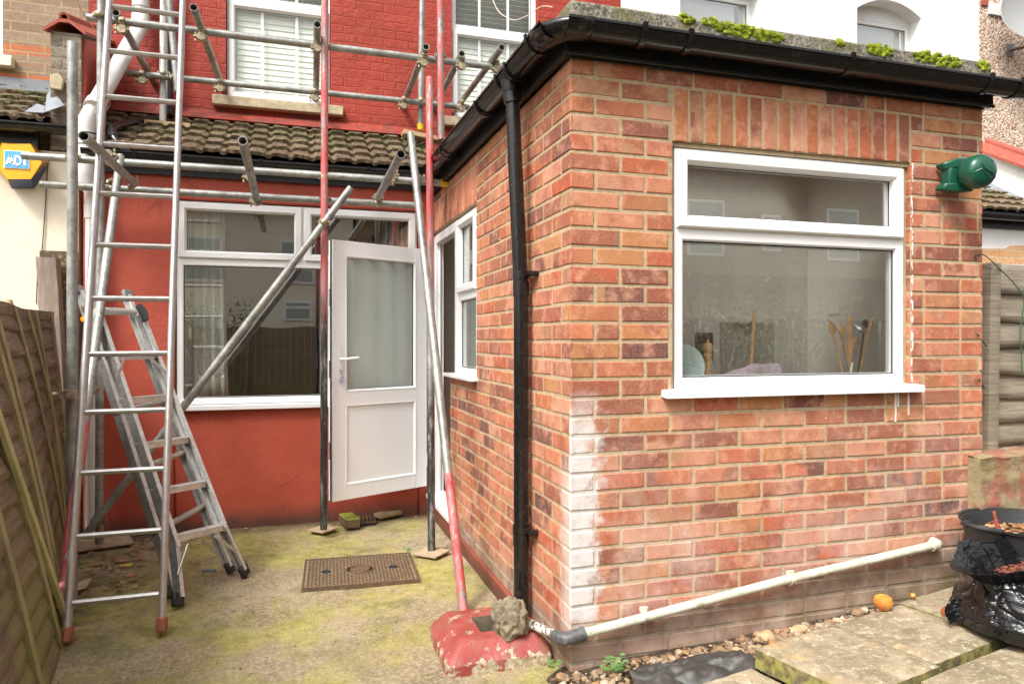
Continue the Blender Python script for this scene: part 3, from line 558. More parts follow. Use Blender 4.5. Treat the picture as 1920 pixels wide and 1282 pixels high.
# ---------------------------------------------------------------- uPVC windows
class Pl:
    def __init__(s, O, U, V, Nn): s.O, s.U, s.V, s.N = Vector(O), Vector(U), Vector(V), Vector(Nn)
    def __call__(s, a, b, c): return s.O+s.U*a+s.V*b+s.N*c
OUT = [(0, -.05), (0, .0), (.036, .0), (.042, -.004), (.044, -.018), (.050, -.026), (.052, -.05)]   # fixed light
SASH = [(0, -.002), (0, .014), (.006, .019), (.040, .019), (.052, .004), (.054, -.012), (.058, -.04)]
def pane(P, a0, a1, b0, b1, c, parent, mat='glass', label=None):
    mb = MB(); mb.add([P(a0,b0,c),P(a1,b0,c),P(a1,b1,c),P(a0,b1,c),P(a0,b0,c-.004),P(a1,b0,c-.004),P(a1,b1,c-.004),P(a0,b1,c-.004)], [(0,1,2,3),(7,6,5,4),(0,4,5,1),(1,5,6,2),(2,6,7,3),(3,7,4,0)])
    g = mb.build('pane', M[mat], parent, smooth=False); return g
def light(P, a0, a1, b0, b1, parent_frame, sash, glassparent, mat='glass'):
    """one light: fixed (frame profile only) or an opening sash standing proud"""
    mb = parent_frame
    if sash:
        mb.ring(P, a0, a1, b0, b1, [(0, -.05), (0, 0), (.02, 0), (.02, -.01)]); mb.ring(P, a0+.012, a1-.012, b0+.012, b1-.012, SASH); i = .012+.054
    else: mb.ring(P, a0, a1, b0, b1, OUT); i = .046
    pane(P, a0+i, a1-i, b0+i, b1-i, -.020, glassparent, mat)
    return i
# front window
P = Pl((0, YF+.022, 0), ux, uz, -uy)
def window(parent, P, lights, name='window', mat='glass', seals=True):
    """frame is the window's own mesh; panes are its children"""
    mb = MB(); ps = []
    for a0, a1, b0, b1, sash in lights:
        if sash:
            mb.ring(P, a0, a1, b0, b1, [(0, -.06), (0, 0), (.018, 0), (.018, -.012)]); mb.ring(P, a0+.010, a1-.010, b0+.010, b1-.010, SASH); i = .010+.053
        else: mb.ring(P, a0, a1, b0, b1, OUT); i = .045
        ps.append((a0+i, a1-i, b0+i, b1-i))
    fr = mb.build(name, M['upvc'], parent, ang=25)
    for q in ps: pane(P, *q, -.022, fr, mat)
    mb = MB()
    for a0, a1, b0, b1 in ps: mb.ring(P, a0, a1, b0, b1, [(-.004, -.0165), (.004, -.0165), (.004, -.021)])
    mb.build('glazing_seal', M['seal'], fr, smooth=False)
    return fr
fw = window(EX, P, [(1.527, 2.728, H-.20, H+.462, False), (1.527, 2.728, H+.462, H+.802, True)])
mb = MB(); mb.add([(x, y, z) for x in (1.455, 2.785) for y, z in ((YF+.03, H-.200), (YF-.040, H-.205), (YF-.046, H-.210), (YF-.046, H-.236), (YF+.03, H-.228))], [(0,1,2,3,4), (9,8,7,6,5)]+[(i, (i+1) % 5, 5+(i+1) % 5, 5+i) for i in range(5)])
mb.build('window_sill', M['upvc'], EX, smooth=False)
mb = MB(); mb.box((1.5, YF+.015, H+.806), (2.76, YF+.06, H+.823)); mb.box((2.732, YF+.03, H-.2), (2.752, YF+.07, H+.81)); mb.box((1.511, YF+.03, H-.2), (1.526, YF+.07, H+.81)); mb.build('mortar_fillet', M['mortar'], EX, smooth=False)
mb = MB() # white sealant smears beside the window
rs = random.Random(5)
for k in range(60):
    z = H-.19+rs.random()*1.0; mb.blob((2.757+rs.uniform(-.004, .005), YF-.001, z), rs.uniform(.0015, .0042), 2, .35, 3, k, (1, .4, rs.uniform(1, 6)))
for x, l in ((2.66, .13), (2.735, .10), (2.675, .06)): mb.bar((x, YF-.002, H-.245), (x, YF-.001, H-.245-l), .007, .005, (0,1,0)); 
mb.build('sealant', M['upvc'], EX)
# side window and door opening (glazing looks towards -x)
Ps = Pl((XC+.012, 0, 0), uy, uz, -ux)
sw = window(EX, Ps, [(4.14, 4.66, H-.22, H+.30, False), (4.14, 4.66, H+.30, H+.80, True)])
mb = MB(); mb.box((XC-.05, 4.10, H-.245), (XC+.05, 4.87, H-.222)); mb.build('window_sill', M['upvcold'], EX, bevel=.004)
mb = MB()
mb.box((XC+.004, 5.40, .16), (XC+.07, 5.485, H+.80)); mb.box((XC+.004, 4.662, H+.735), (XC+.07, 5.399, H+.80)); mb.box((XC+.004, 4.662, .16), (XC+.07, 4.73, H+.734)); mb.box((XC+.03, 5.385, .18), (XC+.045, 5.40, H+.735))
df = mb.build('door_frame', M['upvc'], EX, bevel=.004)
mb = MB(); mb.box((XC-.055, 4.66, .115), (XC+.11, 5.49, .150)); mb.box((XC+.0, 4.68, .1502), (XC+.075, 5.47, .18)); mb.build('door_sill', M['upvcold'], EX, bevel=.004)
# door leaf standing open
hinge = PY(800, 700, 5.455); hinge.z = 0
e = PD(624, 700, 4.955); e.z = 0
Ld = (e-hinge); DW = Ld.length; Ud = -Ld.normalized()           # from free edge to hinge
Nd = Vector((Ud.y, -Ud.x, 0))
if Nd.y > 0: Nd = -Nd
PDr = Pl(e, Ud, uz, Nd); DZ0, DZ1 = H-1.118, H+.698
print('door width', DW, 'hinge', hinge, 'free', e)
mb = MB(); T = .058
def dbox(mb, a0, a1, b0, b1, c0=-T, c1=0): mb.obox(PDr((a0+a1)/2, (b0+b1)/2, (c0+c1)/2), Ud*(a1-a0)/2, uz*(b1-b0)/2, Nd*(c1-c0)/2)
st = .105; midz = DZ0+.66
dbox(mb, 0, st, DZ0, DZ1); dbox(mb, DW-st, DW, DZ0, DZ1); dbox(mb, st, DW-st, DZ1-st, DZ1); dbox(mb, st, DW-st, DZ0, DZ0+st); dbox(mb, st, DW-st, midz, midz+.10)
# beads
mb.ring(PDr, st, DW-st, midz+.10, DZ1-st, [(-.002, 0), (.0, .004), (.012, -.010), (.014, -.02)]); mb.ring(PDr, st, DW-st, DZ0+st, midz, [(-.002, 0), (.0, .004), (.008, -.003), (.012, -.009), (.014, -.010)])
dl = mb.build('door', M['doorwhite'], EX, ang=25, bevel=.0015)
mb = MB(); dbox(mb, st, DW-st, DZ0+st, midz, -.045, -.0095); mb.build('door_panel', M['doorwhite'], dl, smooth=False)
mb = MB(); dbox(mb, st+.008, DW-st-.008, midz+.11, DZ1-st-.01, -.034, -.024); mb.build('pane', M['frost'], dl, smooth=False)
mb = MB(); mb.ring(PDr, st+.008, DW-st-.008, midz+.108, DZ1-st-.008, [(0, -.012), (.006, -.012), (.006, -.024)]); mb.obox(PDr(-.004, (DZ0+DZ1)/2, -.020), Ud*.003, uz*(DZ1-DZ0)/2, Nd*.006); mb.build('glazing_seal', M['seal'], dl, smooth=False)
mb = MB(); mb.grid(70, 6, lambda s, t: PDr(st+(DW-2*st)*s, midz+.10+(DZ1-st-midz-.10)*t, -.072-.012*math.sin(s*26+.8*math.sin(s*7)))); nc = mb.build('net_curtain', M['curtain'], dl); nc.modifiers.new('t', 'SOLIDIFY').thickness = .002
mb = MB(); hz = H-.16
mb.obox(PDr(.052, hz, .006), Ud*.013, uz*.115, Nd*.006); mb.tube([PDr(.052, hz+.03, .006), PDr(.052, hz+.03, .045), PDr(.062, hz+.03, .052), PDr(.175, hz+.038, .050)], .010, 12)
hd = mb.build('handle', M['upvc'], dl, bevel=.002)
mb = MB(); mb.tube([PDr(.052, hz-.05, .01), PDr(.052, hz-.05, .022)], .009, 12); mb.tube([PDr(.052, hz-.05, .022), PDr(.054, hz-.085, .024), PDr(.05, hz-.09, .024)], .006, 8); mb.build('key', M['steel'], hd)
mb = MB(); mb.obox(PDr(.058, hz-.115, .022), Ud*.009, uz*.024, Nd*.003); mb.build('key_tag', plain('lilac key tag', (.40,.38,.62), .5), hd)
mb = MB()
for z in (DZ0+.2, DZ1-.25): mb.tube([PDr(DW+.006, z-.05, -.01), PDr(DW+.006, z+.05, -.01)], .010, 12)
mb.build('hinge', M['upvcold'], dl)
mb = MB()
for z in (DZ0+.35, hz-.04, DZ1-.4): mb.obox(PDr(-.003, z, -.035), Ud*.002, uz*.06, Nd*.010)
mb.build('lock_strip', M['steel'], dl)
# kitchen inside
mb = MB(); x0, x1, y0, y1, zt = XC+.115, XR-.115, YF+.115, 5.62, 2.36
mb.box((x1-.01, y0, .14), (x1, y1, zt)); mb.box((x0, y1, .14), (x1, y1+.02, zt)); mb.box((x0, y0, zt), (1.5, y1, zt+.03)); mb.box((2.8, y0, zt), (x1, y1, zt+.03)); mb.box((1.5, 3.62, zt), (2.8, 4.30, zt+.03)); mb.box((1.5, 5.30, zt), (2.8, y1, zt+.03)); mb.box((1.5, y0, zt), (2.8, 2.77, zt+.03)); mb.build('interior_wall', M['inwall'], EX, smooth=False)  # ceiling left open below the added roof openings
mb = MB(); mb.box((x0, y0, .12), (x1, y1, .15)); mb.build('interior_floor', M['floorin'], EX, smooth=False)
mb = MB(); mb.box((x0+.4, 3.70, .15), (x1-.012, 3.76, zt-.002)); mb.build('tiled_wall', M['tiles'], EX, smooth=False)
mb = MB(); mb.box((1.53, YF+.10, H-.25), (2.74, YF+.32, H-.215)); mb.build('window_board', M['inwall'], EX, smooth=False)
mb = MB()
for x, z in ((1.70, .02), (2.27, .0), (1.96, -.15), (2.62, .0)): mb.box((x, 3.690, H+z-.1), (x+.115, 3.699, H+z+.045))
mb.build('dark_tile', plain('dark brown tile', (.05,.03,.025), .3), EX, smooth=False)
# ================================================================== red house behind
RH = thing('red_house', (0, YR, 0), 'red painted terraced house with a tiled lean-to roof above its white ground floor window', 'house')
XL = -1.345
WA0, WA1, WZ0, WZ1 = -.765, .935, H-.455, H+.985
mb = MB(); t = .25
mb.box((XL, YR, -.1), (WA0-.01, YR+t, H+1.30)); mb.box((WA1+.01, YR, -.1), (XC+.10, YR+t, H+1.30)); mb.box((WA0-.01, YR, -.1), (WA1+.01, YR+t, WZ0-.005)); mb.box((WA0-.01, YR, WZ1+.008), (WA1+.01, YR+t, H+1.30))
mb.build('lower_wall', M['red'], RH, bevel=.01)
U1 = (-.505, .330); U2 = (1.385, 2.205); UZ0 = H+1.995; UT = H+3.9
mb = MB(); mb.box((-1.50, YU, H+1.2), (U1[0], YU+.3, UT)); mb.box((U1[1], YU, H+1.2), (U2[0], YU+.3, UT)); mb.box((U2[1], YU, H+1.2), (3.05, YU+.3, UT))
for a, b in (U1, U2): mb.box((a, YU, H+1.2), (b, YU+.3, UZ0)); mb.box((a, YU, H+3.55), (b, YU+.3, UT))
mb.box((-1.5, YU, UT), (3.05, YU+.3, UT+1.2)); mb.build('upper_wall', M['redbrick'], RH, smooth=False)
for a, b in (U1, U2):
    mb = MB(); mb.box((a-.10, YU-.065, UZ0-.085), (b+.10, YU+.05, UZ0-.004)); mb.build('window_sill', M['stone'], RH, bevel=.006)
    Pu = Pl((0, YU+.055, 0), ux, uz, -uy)
    f = window(RH, Pu, [(a+.006, b-.006, UZ0+.004, UZ0+.83, True), (a+.006, b-.006, UZ0+.83, H+3.54, False)], mat='glassup')
    mb = MB()
    for k in (1, 2):
        x = a+(b-a)*k/3
        mb.box((x-.011, YU+.074, UZ0+.06), (x+.011, YU+.079, H+3.5))
    mb.build('glazing_bar', M['upvc'], f, smooth=False)
    mb = MB(); z = UZ0+.04; cl = (a < 0)
    while z < H+3.5:
        tilt = .0255 if z < UZ0+.80 else .010; dy = .004 if z < UZ0+.80 else .022
        mb.obox(((a+b)/2, YU+.115, z), ux*(b-a-.10)/2, Vector((0, dy, tilt)), Vector((0, .0006, -.0006))); z += .048
    mb.build('window_blind', M['blind'], f, smooth=False)
    mb = MB(); mb.box((a+.02, YU+.16, UZ0), (b-.02, YU+.18, H+3.54)); mb.build('blind_backing', plain('dim room behind blind', (.30,.28,.25), .9), f, smooth=False)
# big rear window
P = Pl((0, YR+.02, 0), ux, uz, -uy); mx = .09; tz = H+.575
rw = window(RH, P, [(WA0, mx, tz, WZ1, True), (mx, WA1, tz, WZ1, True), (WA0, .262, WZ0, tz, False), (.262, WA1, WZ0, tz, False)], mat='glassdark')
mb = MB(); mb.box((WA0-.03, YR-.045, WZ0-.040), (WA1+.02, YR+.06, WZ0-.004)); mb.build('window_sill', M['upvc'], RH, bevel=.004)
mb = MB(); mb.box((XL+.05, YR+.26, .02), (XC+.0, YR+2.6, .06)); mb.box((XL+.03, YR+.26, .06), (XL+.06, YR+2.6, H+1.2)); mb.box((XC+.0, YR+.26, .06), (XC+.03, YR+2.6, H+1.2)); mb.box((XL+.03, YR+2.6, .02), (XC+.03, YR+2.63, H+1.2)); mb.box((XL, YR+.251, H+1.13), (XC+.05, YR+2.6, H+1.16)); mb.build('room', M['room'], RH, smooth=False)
def curtain(name, x0, x1, y, z0, z1, parent, waves, mat='curtain', amp=.025, seed=0):
    mb = MB(); mb.grid(90, 12, lambda s, t_: (x0+(x1-x0)*s*(1-.06*t_), y+amp*math.sin(s*waves*2*PI+.5*math.sin(t_*3+seed))+.006*noise.noise(Vector((s*9, t_*5, seed))), z0+(z1-z0)*t_))
    o = mb.build(name, M[mat], parent); m = o.modifiers.new('t', 'SOLIDIFY'); m.thickness = .003; return o
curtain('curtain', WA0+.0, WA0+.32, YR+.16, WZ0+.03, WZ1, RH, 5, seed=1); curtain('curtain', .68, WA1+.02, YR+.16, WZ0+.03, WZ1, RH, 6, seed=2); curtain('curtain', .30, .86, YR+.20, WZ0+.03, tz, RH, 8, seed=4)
# interlocking tile roof
def tileroof(name, x0, x1, parent, y0=5.395, z0=H+1.290, y1=6.30, z1=H+1.783, seed=0, fine=True):
    S_ = Vector((0, y1-y0, z1-z0)); L = S_.length; d = S_.normalized(); nrm = Vector((0, -d.z, d.y)); rows = 5; ex = L/rows; mb = MB(); step = .0085 if fine else .02
    nx = int((x1-x0)/step)
    for r in range(rows, -1, -1):
        def f(s, t_, r=r):
            x = x0+(x1-x0)*s; ph = (x+ (.0 if r % 2 else .0)+seed*.37) % .150/.150
            h = .0+.016*max(0, min(1, (min(ph, 1-ph)-.10)/.06))                                 # broad roll and trough
            k = math.floor((x+seed*.37)/.30); jit = .010*(noise.noise(Vector((k*7.7, r*3.3, seed)))); edge = (x+seed*.37) % .30
            q = t_*ex*1.16; lift = .030*(1-t_)+.004
            rough = .004*noise.noise(Vector((x*38, q*38, r*5.)))+.006*noise.noise(Vector((x*14, q*14, r*9.)))
            p = Vector((x, y0, z0))+d*(r*ex+q+jit-.012*noise.noise(Vector((x*30, r, 0)))*(t_ < .02))+nrm*(h+lift+rough+(-.006 if edge < .009 else 0))
            return p
        mb.grid(nx, 9, f)
        # front edge of the course
        def g(s, t_, r=r):
            p = Vector(f(s, 0)); return p-nrm*t_*.026
        mb.grid(nx, 1, g)
    mb.build(name, M['tile'], parent, ang=50)
    mb = MB(); mb.add([Vector((x, y, z))+Vector((0,0,dz)) for x in (x0, x1) for (y, z) in ((y0+.02, z0), (y1, z1)) for dz in (-.03, .0)], [(0,1,3,2), (4,6,7,5), (0,2,6,4), (1,5,7,3), (0,4,5,1), (2,3,7,6)]); mb.build('roof_deck', M['bitumen'], parent, smooth=False)
tileroof('roof', XL+.02, XC+.04, RH)
mb = MB(); mb.add([(x, y, z) for x in (XL+.02, XC+.02) for y, z in ((YU-.002, H+1.87), (YU-.10, H+1.80), (YU-.12, H+1.775), (YU-.002, H+1.74))], [(0,1,2,3), (7,6,5,4)]+[(i, (i+1) % 4, 4+(i+1) % 4, 4+i) for i in range(4)]); mb.build('cement_fillet', M['redbrick'], RH)
gutter('gutter', (XL+.02, YR-.10, H+1.268), (XC-.02, YR-.10, H+1.262), .050, RH)
mb = MB(); mb.box((XL, YR-.03, H+1.15), (XC-.01, YR-.002, H+1.285)); mb.build('fascia_board', M['bitumen'], RH, smooth=False)
for x in (-1.0, -.2, .55): gbracket((x, YR-.10, H+1.266), ux, .050, RH)
# party wall upstand between the lean-to roofs, with clay coping
PW = thing('party_wall', (-1.43, YR, 0), 'worn brick party wall pier topped with red clay coping beside the white soil pipe', 'wall')
n = N('crumbling party wall'); X, Y, Z = n.xyz(); cm = n.n('ShaderNodeCombineXYZ'); n.L(X, cm.inputs[0]); n.L(Z, cm.inputs[1]); bt = n.n('ShaderNodeTexBrick'); n.L(cm.outputs[0], bt.inputs['Vector']); bt.inputs['Scale'].default_value = 1; bt.inputs['Brick Width'].default_value = .225; bt.inputs['Row Height'].default_value = .075; bt.inputs['Mortar Size'].default_value = .010; bt.inputs['Mortar Smooth'].default_value = .4
bt.inputs['Color1'].default_value = (.24,.17,.115,1); bt.inputs['Color2'].default_value = (.15,.12,.10,1); bt.inputs['Mortar'].default_value = (.27,.22,.15,1)
rend = n.ramp(n.math('ADD', Z, n.math('MULTIPLY', n.noise(6, 5), .35)), H+1.93, H+1.98); c = n.mix(rend, bt.outputs[0], n.mix(n.ramp(n.noise(20, 5, .7), .35, .65), (.20,.165,.12), (.33,.28,.21))); c = n.mix(n.math('MULTIPLY', n.ramp(n.noise(30, 5, .8), .5, .7), .6), c, (.10,.085,.06)); n.bump(n.math('SUBTRACT', n.noise(40, 6, .8), bt.outputs['Fac']), .8, .012); M['party'] = n.fin(c, .95)
xa, xb = -1.535, -1.35; pz0, pz1 = H+2.07, H+2.33
V = [(x, y, z) for x in (xa, xb-.004) for (y, z) in ((YR-.006, H+1.275), (YR-.006, pz0), (YU-.002, pz1), (YU-.002, H+1.275))]
mb = MB(); mb.add(V, [(0,1,2,3), (7,6,5,4), (0,4,5,1), (1,5,6,2)]); mb.build('brick_pier', M['party'], PW, smooth=False)
mb = MB(); mb.add([(x, y, z) for x in (xb-.003, xb+.014) for (y, z) in ((YR+.02, H+1.30), (YR+.02, pz0-.02), (YU-.002, pz1-.02), (YU-.002, H+1.55))], [(0,1,2,3), (7,6,5,4), (0,4,5,1), (1,5,6,2), (0,3,7,4)]); mb.build('painted_flank', M['red'], PW, smooth=False)
mb = MB(); cx = (xa+xb)/2; wd = .125
a0 = Vector((cx, YR-.05, pz0)); a1 = Vector((cx, YU-.003, pz1+.01))
pr = [(-wd, -.02), (-wd, .005), (-.03, .075), (.03, .075), (wd, .005), (wd, -.02), (.03, .052), (-.03, .052)]
mb.add([a0+Vector((x, 0, z)) for x, z in pr]+[a1+Vector((x, 0, z)) for x, z in pr], [tuple(range(8)), tuple(range(8, 16))]+[(i, (i+1) % 8, 8+(i+1) % 8, 8+i) for i in range(8)])
mb.tube([a0+Vector((0, -.004, .085)), a1+Vector((0, 0, .085))], .032, 18, hollow=.55); mb.build('coping_tile', M['redtile'], PW)
mb = MB(); mb.prism([PY(96, 168, YR-.012), PY(118, 172, YR-.012), PY(120, 162, YR-.012), PY(122, 152, YR-.012), PY(112, 141, YR-.012), PY(96, 142, YR-.012)], (0, -.03, 0)); mb.build('cement_patch', M['stone'], PW, bevel=.006)
# rain pipe coming down beside the wall and over the tiles
def dz(u, v, d_): return PD(u, v, d_)
mb = MB(); q = [PY(316, -60, 6.22), PY(315, 205, 6.20), PY(306, 222, 6.14), PY(255, 229, 5.95), PY(217, 238, 5.62), PY(206, 243, 5.50), PY(212, 256, 5.44), PY(229, 281, 5.42), PY(244, 284, 5.42)]
mb.tube(q[:3]+q[3:6], .032, 16); mb.tube(q[5:], .027, 16); mb.build('rainwater_pipe', M['black'], RH)
mb = MB(); mb.tube([PY(206, 241, 5.50), PY(213, 260, 5.44)], .036, 16); mb.build('pipe_joint', M['black'], RH); mb = MB(); mb.tube([PY(305, 200, 6.2)+Vector((.045,0,0)), PY(305, 214, 6.2)+Vector((.045,0,0))], .04, 16); mb.build('pipe_joint', M['black'], RH)
# white soil pipe
SP = [PY(264, -70, 6.18), PY(264, 30, 6.18), PY(262, 52, 6.14), PY(247, 78, 6.0), PY(180, 196, 5.45), PY(164, 226, 5.42), PY(161, 250, 5.42), PY(161, 330, 5.42)]
mb = MB(); R1 = .056
mb.tube(SP, [R1, R1, R1, R1, R1, R1+.002, R1+.002, R1+.002], 24); mb.tube([SP[0], SP[1]+Vector((0,0,.06))], R1+.006, 24)
for i, (a, b, r_) in enumerate(((SP[1], SP[2], .064), (SP[4]-(SP[4]-SP[3])*.02, SP[4]+(SP[4]-SP[3])*.06, .066), (SP[6], SP[6]-Vector((0,0,.03)), .066))): mb.tube([a, b], r_, 24)
mb.tube([SP[7]+Vector((0,0,.03)), SP[7]-Vector((0,0,.03)), PY(165, 350, 5.42), PY(171, 362, 5.42), PY(171.5, 395, 5.42)], [.060, .058, .050, .040, .036], 24)
mb.tube([PY(171.5, 385, 5.42), (PY(171.5, 395, 5.42).x, 5.42, .9), (PY(172, 395, 5.42).x, 5.42, .03)], [.0365, .0365, .038], 20)
mb.tube([PY(171.5, 385, 5.42), PY(171.5, 410, 5.42)], .043, 20)
mb.build('soil_pipe', M['soilpipe'], RH)
mb = MB(); mb.tube([PY(164, 251, 5.42)+Vector((-.0,0,0)), PY(164, 253, 5.42)], .0665, 24); mb.tube([PY(161, 272, 5.42), PY(161, 274, 5.42)], .0595, 24); mb.build('pipe_seal', M['seal'], RH)
# ================================================================== cream neighbour to the left
CH = thing('cream_house', (-3, YR, 0), 'cream rendered neighbouring house with a yellow alarm box beyond the leaning fence', 'house')
mb = MB(); mb.box((-5.5, YR+.01, -.1), (-1.375, YR+.25, H+1.27)); mb.build('rendered_wall', M['cream'], CH, smooth=False)
n_ = PY(60, 100, YU)
mb = MB(); wz0 = PY(10, 108, YU).z; wx1 = PY(9, 60, YU+.04).x
mb.box((-5.5, YU, H+1.2), (wx1-1.0, YU+.3, H+4)); mb.box((wx1, YU, H+1.2), (-1.502, YU+.3, H+4)); mb.box((wx1-1.0, YU, H+1.2), (wx1, YU+.3, wz0)); mb.box((-5.5, YU, H+4), (-1.502, YU+.3, H+5)); mb.build('upper_wall', M['stock'], CH, smooth=False)
Pu = Pl((0, YU+.05, 0), ux, uz, -uy); window(CH, Pu, [(wx1-.99, wx1-.005, wz0+.005, H+3.99, False)])
mb = MB(); mb.box((wx1-1.1, YU-.07, wz0-.085), (wx1+.08, YU+.04, wz0-.003)); mb.build('window_sill', M['cream'], CH, bevel=.006)
tileroof('roof', -3.6, xa-.01, CH, y0=5.38, z0=H+1.42, z1=H+1.88, seed=3)
gutter('gutter', (-3.6, YR-.11, H+1.405), (xb-.04, YR-.11, H+1.405), .052, CH)
mb = MB(); mb.box((-3.6, YR-.035, H+1.27), (-1.60, YR+.008, H+1.40)); mb.build('fascia_board', M['bitumen'], CH, smooth=False)
mb = MB(); mb.box((-3.6, YU-.02, H+1.86), (xa-.004, YU-.001, H+1.985)); 
mb.build('lead_flashing', M['lead'], CH, bevel=.004)
fl = [PY(121, 199, 5.44), PY(84, 212, 5.42), PY(88, 180, 5.50), PY(95, 168, 5.56), PY(100, 172, 5.54)]
mb = MB(); mb.prism(fl, (0, -.006, .003)); mb.prism([PY(46, 211, 5.42), PY(83, 213, 5.40), PY(84, 200, 5.50), PY(70, 196, 5.55)], (0, -.004, .004)); mb.build('lead_flap', M['lead'], CH)
mb = MB(); mb.tube([PY(90, 300, YR), PY(88, 330, YR), PY(84, 400, YR), PY(78, 480, YR), PY(70, 520, YR), PY(68, 570, YR)], .004, 6); mb.build('wall_cable', M['darkcable'], CH)
mb = MB(); mb.box((-1.60, YR-.003, .0), (-1.376, YR+.012, H+.60)); mb.build('rubble_strip', M['rubble'], CH, smooth=False)
# alarm box
AB = thing('alarm_box', tuple(PY(38, 312, 5.45)), 'yellow and navy hexagonal alarm box on the cream wall', 'alarm box')
fr = [(5,270), (57,270), (78,305), (58,336), (14,336), (-9,305)]; bk = [(1,266), (65,271), (92,303), (64,352), (22,352), (-20,303)]
Fp = [PY(u, v, 5.37) for u, v in fr]; Bp = [PY(u, v, 5.50) for u, v in bk]
mb = MB(); mb.mi = 0; mb.add(Fp, [tuple(range(6))]); 
for i in (0, 5): mb.add([Fp[i], Fp[(i+1) % 6], Bp[(i+1) % 6], Bp[i]], [(0,1,2,3)])
mb.mi = 1
for i in (1, 2): mb.add([Fp[i], Fp[(i+1) % 6], Bp[(i+1) % 6], Bp[i]], [(0,1,2,3)])
mb.mi = 0; mb.add([Fp[4], Fp[5], Bp[5], Bp[4]], [(0,1,2,3)])
mb.build('casing', [M['amber'], M['amberdark']], AB, smooth=False)
mb = MB(); b3, b4 = PY(64, 354, 5.49), PY(22, 354, 5.49); mb.add([Fp[3]+Vector((.0,-.001,0)), Fp[4]+Vector((0,-.001,0)), b4, b3, PY(91, 310, 5.48)], [(0,1,2,3), (0,3,4)]); mb.build('light_strip', M['navy'], AB, smooth=False)
mb = MB()
for k in range(6):
    a = Fp[2].lerp(Fp[3], .12+k*.14); b = Bp[2].lerp(Bp[3], .10+k*.12); mb.bar(a.lerp(b, .15)+Vector((.004,-.004,0)), a.lerp(b, .8)+Vector((.004,-.004,0)), .004, .006)
mb.build('vent_slots', M['navy'], AB, smooth=False)
l0, l1 = PY(9, 314, 5.368), PY(54, 286, 5.368)
mb = MB(); mb.box((l0.x-.004, 5.364, l0.z-.004), (l1.x+.004, 5.369, l1.z+.004)); bd = mb.build('logo_panel', M['signwhite'], AB, smooth=False)
mb = MB(); mb.box((l0.x, 5.362, l0.z), (l1.x, 5.3638, l1.z)); mb.build('logo_ground', M['signblue'], bd, smooth=False)
# lettering drawn as bars
Lw = (l1.x-l0.x)/45; Lh = (l1.z-l0.z)/28
def L2(u, v): return Vector((l0.x+(u-9)*Lw, 5.3605, l1.z-(v-286)*Lh))
mb = MB()
for a, b in (((12,309),(20,294)), ((20,294),(26,309)), ((16,305),(25,305)), ((29,294),(29,309)), ((29,294),(36,295)), ((36,295),(39,299)), ((39,299),(39,304)), ((39,304),(36,308)), ((36,308),(29,309)), ((40,295),(53,295)), ((47,295),(47,309))): mb.bar(L2(*a), L2(*b), .013, .0025, (0,1,0))
mb.build('lettering', M['signwhite'], AB, smooth=False)
mb = MB(); c = L2(34, 302); mb.tube([c, c+Vector((0,-.002,0))], .012, 14); mb.build('logo_dot', M['signblue'], AB, smooth=False)
# ================================================================== white neighbour (right) and pebbledash house
WH = thing('white_house', (5, YU, 0), 'white rendered neighbouring house with an arched window above the mossy flat roof', 'house')
w1 = (3.70, 4.64); w2 = (5.863, 6.745); wb = H+1.95; sp = 3.60+H; xr = 7.59
def archwall(mb, x0, x1, zs, rise, ztop, y0, y1, n=12):
    xm, hw = (x0+x1)/2, (x1-x0)/2
    for k in range(n):
        a, b = x0+(x1-x0)*k/n, x0+(x1-x0)*(k+1)/n; f = lambda x: zs+rise*(1-((x-xm)/hw)**2)
        V = [(a, y0, f(a)), (b, y0, f(b)), (b, y0, ztop), (a, y0, ztop), (a, y1, f(a)), (b, y1, f(b)), (b, y1, ztop), (a, y1, ztop)]
        mb.add(V, [(0,1,2,3), (7,6,5,4), (0,4,5,1)])
mb = MB(); yy0, yy1 = YU, YU+.28
for a, b in ((3.052, w1[0]), (w1[1], w2[0]), (w2[1], xr)): mb.box((a, yy0, 0), (b, yy1, H+4.2))
for a, b in (w1, w2): mb.box((a, yy0, 0), (b, yy1, wb)); archwall(mb, a, b, sp, .14, H+4.2, yy0, yy1)
mb.box((3.052, yy0, H+4.2), (xr, yy1, H+5)); mb.build('rendered_wall', M['whitewall'], WH, smooth=False)
for a, b in (w1, w2):
    Pw = Pl((0, YU+.17, 0), ux, uz, -uy); f = window(WH, Pw, [(a, b-.0, wb, sp-.03, False)]); mb = MB(); archwall(mb, a, b, sp-.03, .0, sp+.15, YU+.165, YU+.2); mb.build('window_head', M['upvc'], f, smooth=False)
    mb = MB(); mb.box((a+.05, YU+.23, wb), (b-.16, YU+.235, sp-.03)); mb.build('roller_blind', plain('pale roller blind', (.60,.57,.54), .8, 0, .03), f, smooth=False)
    mb = MB(); mb.box((a, YU+.30, wb), (b, YU+.32, sp)); mb.build('room', plain('dim grey room', (.22,.24,.24), .8), f, smooth=False)
mb = MB(); mb.box((5.0, YR, 0), (7.6, YR+.2, H+1.28)); mb.build('lean_to_wall', M['whitewall'], WH, smooth=False)
tileroof('roof', 4.8, 7.55, WH, seed=5, fine=False)
gutter('gutter', (4.8, YR-.10, H+1.255), (7.55, YR-.10, H+1.25), .052, WH); mb = MB(); mb.box((4.8, YR-.03, H+1.14), (7.6, YR-.002, H+1.27)); mb.build('fascia_board', M['bitumen'], WH, smooth=False)
a = PY(1840, 466, YR-.004); b = PY(1960, 497, YR-.004); mb = MB(); 
